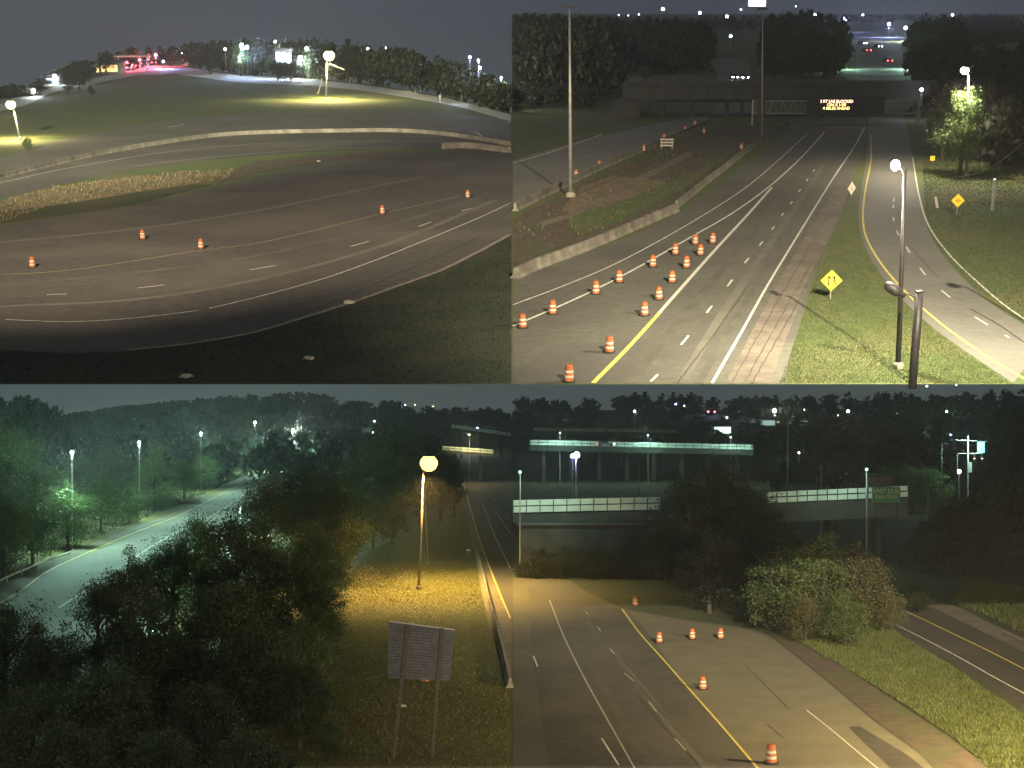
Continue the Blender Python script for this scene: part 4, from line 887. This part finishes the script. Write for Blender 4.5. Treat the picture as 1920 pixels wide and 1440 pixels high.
for (x, y, br, c, s, p, l) in [(135,848,1030,'green',.6,13000,'small greenish lamp over the left bank trees'),(261,829,975,'green',.5,13000,'small white lamp in the trees of the bank'),(377,812,925,'green',.5,12000,'small white lamp before the dark hill'),(478,792,870,'warm',1.0,2500,'white lamp at the foot of the wooded hill'),(549,806,858,'white',1.2,22000,'bright white lamp at the far end of the lit road'),(551,795,850,'blue',.9,0,'bluish lamp just over the bright white one'),(501,824,885,'green',.8,26000,'greenish lamp casting a cone of light by the road'),
      (646,785,845,'white',1.2,3500,'bright lamp over the pale low building'),(643,819,862,'blue',.7,1200,'bluish lamp low before the pale building'),(667,811,850,'green',.9,1200,'greenish lamp right of the pale building'),(702,790,850,'green',.8,800,'greenish lamp with a slanting arm left of the dark building'),(699,811,852,'white',.5,0,'small white lamp by the dark building'),(740,758,792,'white',1.8,0,'first white skyline lamp over the sodium glow'),(760,759,792,'white',1.8,0,'second white skyline lamp over the sodium glow'),(778,759,792,'yellow',1.2,0,'third small skyline lamp over the sodium glow'),(812,762,792,'yellow',1.2,0,'lone small yellow skyline lamp'),
      (751,780,830,'warm',.8,0,'dim warm lamp on the hill left of the blue row'),(795,773,810,'blue',1.6,0,'first blue lamp of the left cluster'),(801,772,810,'white',1.6,0,'white lamp inside the left blue cluster'),(807,773,810,'blue',1.5,0,'last blue lamp of the left cluster'),(830,772,810,'blue',1.2,0,'first blue lamp of the second cluster'),(838,772,810,'white',1.4,0,'white lamp inside the second blue cluster'),(846,773,810,'blue',1.2,0,'third lamp of the second blue cluster'),(854,774,810,'white',1.1,0,'last lamp of the second blue cluster'),(788,777,812,'green',1.0,0,'green lamp under the left blue cluster'),
      (866,779,815,'warm',.8,0,'dim warm lamp at the far flyover'),(885,778,815,'warm',.8,0,'second dim warm lamp at the far flyover'),(938,780,820,'blue',1.5,0,'blue lamp near the right end of the skyline'),(956,788,830,'white',1.0,0,'white lamp at the very end of the skyline'),(875,808,865,'white',1.3,2500,'white lamp with a bright post under the flyover'),(895,803,862,'blue',.9,0,'blue lamp beside the flyover rail'),(686,856,930,'white',.4,0,'tiny white lamp inside the thicket')]:
    far_lamp('B', x, y, br, c, l, s*.8, p*3, 12, 'lamps on the wooded skyline', arm=.0)
# lamps over the lit road hidden by the thicket crowns
far_lamp('B', 450, 952, 1010, 'green', 'road lamp hidden behind the high tree by the road end', .3, 30000, 3, 'lamps of the lit road')
far_lamp('B', 292, 1075, 1170, 'green', 'road lamp hidden behind the thicket near the road gap', .3, 8000, 3, 'lamps of the lit road')
drum('B', 925, 942, 'small traffic drum first on the road right of the verge', 'drums beside the lit verge', 1.0)
drum('B', 946, 943, 'small traffic drum second on the road right of the verge', 'drums beside the lit verge', 1.0)
drum('B', 950, 977, 'nearest small traffic drum at the view edge', 'drums beside the lit verge', 1.0)
u, v = G('B', 878, 1046); o = thing('B', 'marker_post', 'small white topped marker post on the verge', 'marker post', u, v)
MB().box((0, .03, .6), (.07, .06, 1.3)).build('post', STEEL, o); MB().box((0, 0, 1.15), (.55, .03, .3)).build('reflector', REFL, o)
for i, (x, y, l) in enumerate([(797,1278,'orange brown rag lying behind the sign posts'),(752,1326,'pale bag at the foot of the sign')]):
    u, v = G('B', x, y); mb = MB(); r_ = random.Random(i+9); mb.lathe([(.1, 0), (.32, .06), (.26, .18), (.06, .24)], 9); mb.v = [(a*r_.uniform(.7, 1.8), b2*r_.uniform(.6, 1.2), c2) for a, b2, c2 in mb.v]
    o = mb.build('litter', CONC if i else mat('rag', (.30, .14, .05), None, 5, .9)); o.matrix_world = MT['B'] @ Matrix.Translation((u, v, 0)); setp(o, l, 'litter')

# ================================================================== BOTTOM RIGHT: highway, gore and the bridge
patch('B', 'road', [(961,1500),(961,1000),(1000,1040),(1100,1110),(1165,1140),(1260,1158),(1400,1178),(1440,1190),(1490,1228),(1560,1285),(1640,1352),(1720,1410),(1800,1470),(1800,1500)], ASPH2, .010)
patch('B', 'road', [(1040,1500),(1000,1250),(990,1100),(1080,1130),(1160,1140),(1220,1210),(1310,1310),(1470,1500)], ASPH, .015)
patch('B', 'dirt', [(1440,1188),(1500,1188),(1600,1262),(1700,1330),(1800,1400),(1860,1440),(1920,1500),(1800,1500),(1720,1408),(1640,1350),(1560,1283),(1490,1226)], MUD, .018)
patch('B', 'tar', [(1590,1363),(1612,1362),(1650,1385),(1700,1415),(1745,1450),(1680,1450),(1640,1412)], ASPHD, .022)
patch('B', 'concrete_apron', [(1225,1200),(1182,1147),(1260,1160),(1400,1181),(1440,1193),(1490,1231),(1560,1288),(1640,1355),(1720,1413),(1762,1450),(1430,1450),(1350,1360),(1290,1292)], CONC, .014)
for o_ in [x for x in bpy.data.objects if x.name.startswith('concrete_apron')]: o_.data.materials[0] = mat('apron', (.125, .112, .080), (.105, .094, .068), .4, .85)
line('B', [(1030,1125),(1060,1200),(1100,1280),(1140,1352),(1192,1445)], .13, mat('dull_paint', (.38, .35, .28), (.24, .22, .18), 2.5, .6), .03)
line('B', [(1166,1142),(1200,1188),(1240,1233),(1290,1290),(1350,1358),(1424,1445)], .17, YELL, .03)
line('B', [(1512,1332),(1560,1370),(1610,1412),(1650,1445)], .09, WHITE, .034)
dashes('B', [[(1120,1176),(1127,1184)],[(1170,1262),(1188,1277)],[(1216,1316),(1231,1335)],[(1266,1386),(1286,1408)],[(1098,1148),(1102,1152)],[(1143,1216),(1152,1227)]], .13, MATS['dull_paint'], .03)
dashes('B', [[(1000,1230),(1008,1250)],[(1128,1385),(1160,1435)],], .12, WHITE, .03)
for p, w_ in [([(1190,1300),(1260,1380),(1320,1445)], .07), ([(1400,1250),(1440,1290),(1480,1330)], .08), ([(1440,1360),(1470,1385)], .08), ([(1180,1195),(1320,1205),(1440,1220)], .06)]:
    line('B', p, w_, TAR, .026, name='road_seam', wiggle=.04)
strip('B', 'road', [(1690,1138),(1740,1140),(1800,1166),(1860,1196),(1960,1245)], [(1660,1170),(1700,1196),(1780,1240),(1860,1290),(1960,1352)], ASPHD, .010)
strip('B', 'shoulder', [(1750,1128),(1800,1140),(1860,1170),(1960,1215)], [(1690,1136),(1740,1138),(1800,1164),(1960,1243)], SHOUL, .012)
line('B', [(1695,1145),(1740,1166),(1800,1195),(1860,1224),(1930,1260)], .17, YELL, .03)
line('B', [(1680,1172),(1740,1202),(1800,1234),(1860,1268),(1930,1306)], .15, WHITE, .03)
line('B', [(1880,1188),(1925,1210)], .1, STEEL, .3, name='kerb'); line('B', [(1850,1098),(1925,1128)], .3, SHOUL, .03)
GP = [(1470,1190),(1560,1170),(1650,1165),(1690,1195),(1780,1250),(1860,1305),(1960,1370),(1960,1470),(1860,1445),(1790,1385),(1700,1325),(1600,1262),(1500,1205)]
patch('B', 'verge', GP, GRASSY, .026)
tufts('B', 'grass', 'tall rough grass bank between the closed lane and the far roadway', GP, 80000, .26, BLADE, 35, .5, .022)
tufts('B', 'grass', 'dim grass beyond the far roadway', [(1780,1128),(1860,1160),(1960,1205),(1960,1110),(1820,1090)], 8000, .4, BLADE, 36, .5, .05)
WEAR = mat('tyre_wear', (.066, .062, .050), (.090, .084, .066), .35, .8)
WEARL = mat('pale_wear', (.118, .110, .086), (.092, .086, .068), .35, .85)
for q_, (t_, p, w_, m_) in enumerate([('B', [(1075,1200),(1150,1320),(1225,1445)], .7, WEAR), ('B', [(1140,1215),(1235,1330),(1330,1445)], .7, WEARL), ('B', [(1100,1165),(1200,1290),(1345,1445)], .5, WEAR),
        ('T', [(1180,719),(1300,570),(1420,425),(1520,285)], .7, WEAR), ('T', [(1275,719),(1360,580),(1470,420),(1560,285)], .7, WEARL), ('T', [(1310,719),(1385,590),(1490,415)], .5, WEAR),
        ('T', [(0,535),(250,512),(480,480),(720,425),(900,370)], .8, WEAR), ('T', [(0,575),(250,562),(480,525),(720,460),(930,375)], .8, WEARL), ('T', [(0,455),(250,430),(500,392),(800,330)], .9, WEARL)]):
    line(t_, p, w_, m_, (.0235 if t_ == 'T' else .0188) + .0009*(q_ % 3), name='road_seam')
G2 = 'traffic drums on the gore'
for (x, y, l) in [(1236,1206,'traffic drum left of the three in a row on the gore'),(1298,1199,'traffic drum in the middle of the three in a row'),(1351,1198,'traffic drum right of the three in a row'),(1318,1293,'traffic drum alone beside the yellow line'),(1446,1432,'nearest brightly lit drum at the lower edge of the gore'),(1191,1136,'tiny far drum where the gore narrows')]:
    drum('B', x, y, l, G2, 1.0 if y < 1400 else 1.15)
bridge('long overpass with a lit greenish mesh fence across the highway', 925+37, 938, 1238, 932, 1062, 0, 1.3, 11, RAIL, 4, 1.9)
bridge('right half of the mesh fenced overpass, emerging from the dark trees', 1436, 923, 1700, 911, 1062, 0, 2.6, 14, RAIL, 3, 1.6)
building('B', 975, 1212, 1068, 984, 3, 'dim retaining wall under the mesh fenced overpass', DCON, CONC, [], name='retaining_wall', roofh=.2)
bridge('distant flyover with a glowing white rail', 994, 825, 1412, 834, 905, 0, 1.6, 26, RAIL, 8, 1.5)
bridge('low far bridge behind the distant flyover', 1000, 802, 1270, 806, 878, 0, 1.5, 12, CONC, 4, 1.0)
building('B', 1338, 1372, 850, 798, 12, 'far building with a bright canopy edge', WALLG, emit('win_pale2', (.6, .9, .8), 1.2), [(.05,.95,.72,.95)])
building('B', 1424, 1456, 848, 785, 12, 'far building lit from above by the brightest lamp', WALLG, emit('win_pale', (.5, .75, .7), .35), [(.1,.9,.8,.95)])
building('B', 1640, 1676, 960, 895, 8, 'pinkish wall behind the green sign', BRICK, CONC, [], name='brick_building')
# green sign
v = VD('B', 1078); a = P3('B', v, 1635, 942); b_ = P3('B', v, 1688, 913); u = (a[0]+b_[0])/2
o = thing('B', 'highway_sign', 'green highway sign with two lines of white words before the overpass', 'road sign', u, v)
MB().box((0, 0, (a[2]+b_[2])/2), (b_[0]-a[0], .1, b_[2]-a[2])).build('sign_panel', SGRN, o)
for q in (-1.4, 1.4): MB().tube([(q, .15, -.2), (q, .15, b_[2]-.1)], .12, 8).build('post', DARKM, o)
for s_, rw in (('EAST 55 St', 924), ('Exit Only', 934)): text_mesh(s_, .75, REFL, o, (0, -.07, HR('B', v, rw)))
# thin poles
for x, y0, y1, br, l in [(1477,752,970,975,'thin tall pole rising over the dark trees'),(1540,870,930,1000,'short lamp pole on the mesh fenced overpass'),(1740,915,968,1000,'thin pole right of the green sign'),(1198,862,935,960,'thin pole between the two flyovers'),(1766,832,870,960,'thin pole left of the signal mast')]:
    v = VD('B', br); u = UX('B', v, 0, x); h = HR('B', v, y0); o = thing('B', 'light_pole', l, 'pole', u, v, group='thin poles of the bridge view')
    MB().tube([(0, 0, -.3), (0, 0, h)], [.16, .09], 8).build('shaft', STEEL, o, smooth=True); MB().box((.5, 0, h+.05), (1.4, .3, .16)).build('head', DARKM, o)
# signal mast
v = VD('B', 962); u = UX('B', v, 0, 1815); px = lambda x: UX('B', v, 0, x)-u; rw = lambda r_: HR('B', v, r_)
o = thing('B', 'signal_mast', 'lit signal mast with arms and a glowing turquoise sign', 'traffic signal', u, v)
MB().tube([(0, 0, -.3), (0, 0, rw(816))], .17, 10).build('pole', REFL, o)
MB().tube([(px(1792), 0, rw(825)), (px(1853), 0, rw(828))], .09, 6).build('upper_arm', STEEL, o)
MB().tube([(px(1796), 0, rw(850)), (px(1841), 0, rw(850))], .12, 6).build('lower_arm', REFL, o)
MB().tube([(px(1795), 0, rw(890)), (px(1795), 0, rw(850))], .09, 6).build('side_post', STEEL, o)
MB().box(((px(1832)+px(1845))/2, -.2, rw(839)), (px(1845)-px(1832), .15, rw(829)-rw(849))).build('lit_sign', emit('turquoise', (.15, .75, .65), 1.0), o)
for x in (1826, 1840): MB().box((px(x), -.25, rw(858)), (.4, .35, 1.6)).build('signal_head', SBLK, o); MB().lathe([(.16, 0), (.16, .1)], 8, (px(x), -.45, rw(860))).build('signal_lens', emit('sig', (1, .5, .3), 5), o)
MB().box((px(1818), -.1, rw(876)), (.8, .4, 2.2)).build('control_box', REFL, o)
light(o, (0, -3, rw(830)), (.5, 1, .9), 3500)
for (x, y, br, c, s, p, l) in [(970,760,830,'white',1.3,2500,'white lamp at the left end of the far skyline'),(993,761,830,'blue',1.2,2500,'second lamp of the three at the left skyline'),(1016,766,832,'blue',1.0,0,'third lowest lamp of the three at the left skyline'),(1054,779,840,'white',.8,300,'white lamp on the low far bridge end'),(1107,761,838,'warm',.5,0,'tiny lamp over the far bridge'),(1190,771,850,'white',1.0,1500,'white lamp on a slanting arm over the flyover'),(1267,757,840,'blue',1.3,0,'bluish lamp before the tall dark trees'),(1283,761,840,'white',.7,0,'small white lamp beside the bluish one'),
      (1333,757,838,'blue',1.4,3000,'bluish lamp over the two red lights'),(1328,772,842,'red',.9,0,'left red light of the pair'),(1340,772,842,'red',.9,0,'right red light of the pair'),(1363,783,845,'white',.8,0,'small white lamp right of the red pair'),(1378,759,838,'white',1.3,4000,'white lamp over the far building canopy'),(1452,770,842,'white',2.0,9000,'brightest white lamp of the far skyline'),(1506,768,842,'white',1.4,3000,'white lamp right of the brightest one'),(1590,771,842,'white',1.5,2500,'white lamp alone over the dark trees'),(1571,779,842,'warm',.5,0,'tiny warm lamp left of the lone one'),(1683,774,846,'green',1.0,600,'greenish lamp over the right dark trees'),(1677,796,850,'white',.5,0,'tiny lamp under the greenish one'),(1738,724,800,'white',2.0,0,'white lamp at the very top of the bridge view'),(1793,722,800,'white',1.4,0,'small white lamp at the top right of the bridge view'),
      (1775,772,848,'green',1.0,9000,'greenish lamp lighting the edge of a tree'),(1782,815,880,'blue',.8,600,'faint bluish lamp above the signal arm'),(1798,884,955,'warm',.9,200,'small orange lamp at the foot of the signal mast'),(1074,855,940,'blue',1.1,2500,'left of the blazing pair before the flyover'),(1081,853,940,'white',1.5,4500,'right of the blazing pair before the flyover, with a lit post'),(1498,849,905,'warm',.5,0,'dim warm lamp in the middle of the dark trees')]:
    far_lamp('B', x, y, br, c, l, s*.85, p*3, 12, 'lamps of the bridge view', arm=0, pole_r=.16 if x != 1081 else .3)
# lamps added to brighten the mesh fences, standing off the deck
light(far_lamp('B', 975, 885, 1076, 'green', 'added lamp left over the mesh fence', .3, 0, 3, 'lamps of the overpass'), (3, .5, 12), HC['green'], 1700)
light(far_lamp('B', 1625, 880, 1076, 'green', 'small added greenish lamp above the fence beside the green sign', .3, 0, 3, 'lamps of the overpass'), (-2, .5, 12.5), HC['green'], 1300)
v = VD('B', 905); o = car('B', 1135, 905, 'car with white headlights crossing the distant flyover', R(90), s_=1.1, w0=HR('B', v, 836)-.2)
for x, y, l in [(1050, 812, 'first low lamp on the distant flyover'), (1215, 816, 'middle low lamp on the distant flyover'), (1370, 820, 'last low lamp on the distant flyover')]:
    lf = far_lamp('B', x, y, 905, 'green', l, .35, 0, 6, 'lamps of the overpass')
    light(lf, (0, -7, HR('B', VD('B', 905), 822)), HC['green'], 3000)
light(far_lamp('B', 880, 815, 905, 'yellow', 'small yellow lamp over the far bridge behind the sodium lamp', .35, 0, 6, 'lamps of the overpass'), (0, -7, HR('B', VD('B', 905), 832)), HC['yellow'], 3500)
# trees bottom right
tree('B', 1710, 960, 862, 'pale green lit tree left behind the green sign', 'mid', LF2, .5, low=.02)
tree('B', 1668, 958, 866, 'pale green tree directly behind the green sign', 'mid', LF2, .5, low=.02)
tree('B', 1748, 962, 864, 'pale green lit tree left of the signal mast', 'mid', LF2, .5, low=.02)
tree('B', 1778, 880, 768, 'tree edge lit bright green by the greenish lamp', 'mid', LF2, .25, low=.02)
for i, (x, b, tp, wr, l) in enumerate([(1290,1090,880,.42,'tall black tree left in the bridge gap'),(1350,1080,850,.42,'tallest black tree in the bridge gap'),(1405,1085,895,.42,'black tree right in the bridge gap'),(1200,1080,1000,.6,'lowest black bush in front of the retaining wall'),(1462,1105,965,.45,'black tree between the gap and the olive clump'),(1232,1085,990,.5,'low black tree beside the retaining wall'),(1250,1095,965,.4,'low black tree at the left of the gap'),(1330,1150,990,.5,'dark tree in front of the black ones'),(1430,1150,1020,.5,'dark tree above the gore')]):
    tree('B', x, b, tp, l, 'near', LF3, wr, low=.02)
for i, (x, b, tp, wr, m_, l) in enumerate([(1480,1182,1020,.55,LF1,'olive shrub tree at the left of the gore clump'),(1545,1190,1005,.5,LF1,'tall olive tree in the middle of the gore clump'),(1610,1192,1022,.40,LF4,'dry brownish tree right in the gore clump'),(1655,1188,1085,.46,LF4,'small brownish tree at the right end of the gore clump'),(1510,1205,1110,.5,LF4,'brown bush at the foot of the gore clump'),(1585,1215,1110,.5,LF1,'green bush at the foot of the gore clump'),(1725,1150,1095,.5,LF3,'dark bush left of the far roadway'),(1440,1180,1110,.5,LF3,'dark bush where the gore meets the trees')]):
    tree('B', x, b, tp, l, 'near', m_, wr, low=.0, group='trees and bushes of the gore')
rr = random.Random(41); spots = []
for k in range(420):
    x = rr.uniform(965, 2100); v = rr.uniform(600, 880); hb = HILL_R((x-960)/F*v, v)
    top = np.interp(x, [965,1000,1060,1150,1250,1300,1400,1470,1560,1700,2100], [738,742,748,740,724,736,742,736,730,724,721])
    h = min(rr.uniform(8, 14), HR('B', v, top)-hb)
    if v < 760 and x < 1640: h = min(h, 6)
    if h > 3: spots.append(((x-960)/F*v, v, hb-1, h+1, rr.uniform(4, 6)))
for k in range(200):
    x = rr.uniform(1460, 2100); v = rr.uniform(380, 560); top = np.interp(x, [1460,1500,1600,1700,1760,1860,2100], [860,800,790,800,840,740,730])
    if 1758 < x < 1860: top = 900
    h = HR('B', v, top+rr.uniform(0, 40)); spots.append(((x-960)/F*v, v, -1, h, 6))
near_spots = []
for k in range(60):
    x = rr.uniform(1755, 2100); v = rr.uniform(190, 270); top = np.interp(x, [1755,1850,2100], [960,850,800]); h = HR('B', v, top+rr.uniform(0, 40)); near_spots.append(((x-960)/F*v, v, -1, h, 5))
for k in range(80):
    x = rr.uniform(985, 1260); v = rr.uniform(186, 192); near_spots.append(((x-960)/F*v, v, -1, rr.uniform(3.2, 4.8), 2.2))
wood('B', near_spots, 'black thicket at the dark bank and under the overpass', LF3, name='thicket', clip='R', seed=14, leaf='mid')
wood('B', spots, 'black trees of the bridge view with lamps behind', LF3, clip='R', seed=12)

# ================================================================== unseen lamps added outside the frame to light the roads
def mast(x, y, zt, colr, power, aim, spot, label):
    o = bpy.data.objects.new('unseen_mast_lamp', None); col.objects.link(o); o.location = (x, y, -22); setp(o, label, 'street lamp', 'unseen lamps beside the viewpoint')
    h = zt + 22; MB().tube([(0, 0, -.3), (0, 0, h)], [.45, .2], 12).build('pole', STEEL, o)
    MB().lathe([(.9, h), (1.0, h+.3), (.3, h+.6)], 12).build('lamp_housing', DARKM, o); MB().lathe([(.7, h-.2), (.75, h-.02)], 12).build('lens', emit('glow_mast', (1, .85, .6), 10), o)
    d = Vector(aim) - Vector((x, y, zt)); light(o, (0, .3, h-1.0), colr, power, spot, d, .6, 1.0)
mast(34, -20, 40, (1, .86, .60), 2000000, (24, 135, 6), 35, 'added fill lamp on a tall mast beyond the right edge by the straight highway')
mast(-40, 40, 34, (1, .82, .58), 900000, (-34, 200, 32), 48, 'added fill lamp on a tall mast beyond the left edge by the highway bend')
mast(-70, 20, 46, (.98, .95, .66), 5000000, (-60, 420, 88), 32, 'farthest added fill lamp beyond the left edge aimed at the crest slope')
mast(38, 80, -9, (1, .76, .34), 95000, (24, 105, -22), 125, 'street lamp beyond the right edge lighting the gore')
mast(-22, 40, -4, (.95, .88, .7), 6500, (-18, 100, -20), 80, 'low added fill lamp behind the viewpoint at the thicket')
mast(10, 40, -12.6, (1, .82, .62), 70000, (22, 120, -22), 80, 'added fill lamp behind the viewpoint at the closed lane')

# ------------------------------------------------------------------ haze
HAZE = 0.00020
if HAZE:
    m = bpy.data.materials.new('haze'); m.use_nodes = True; nt = m.node_tree; nt.nodes.clear()
    o_ = nt.nodes.new('ShaderNodeOutputMaterial'); pv = nt.nodes.new('ShaderNodeVolumePrincipled')
    pv.inputs['Color'].default_value = (.9, .92, .95, 1); pv.inputs['Density'].default_value = HAZE; pv.inputs['Anisotropy'].default_value = .3
    nt.links.new(pv.outputs[0], o_.inputs['Volume'])
    hz = MB().box((0, 2500, 480), (4200, 5600, 1010)).build('haze', m); setp(hz, None, None, None, 'stuff')
for o in bpy.data.objects:
    if 'used' in o: del o['used']
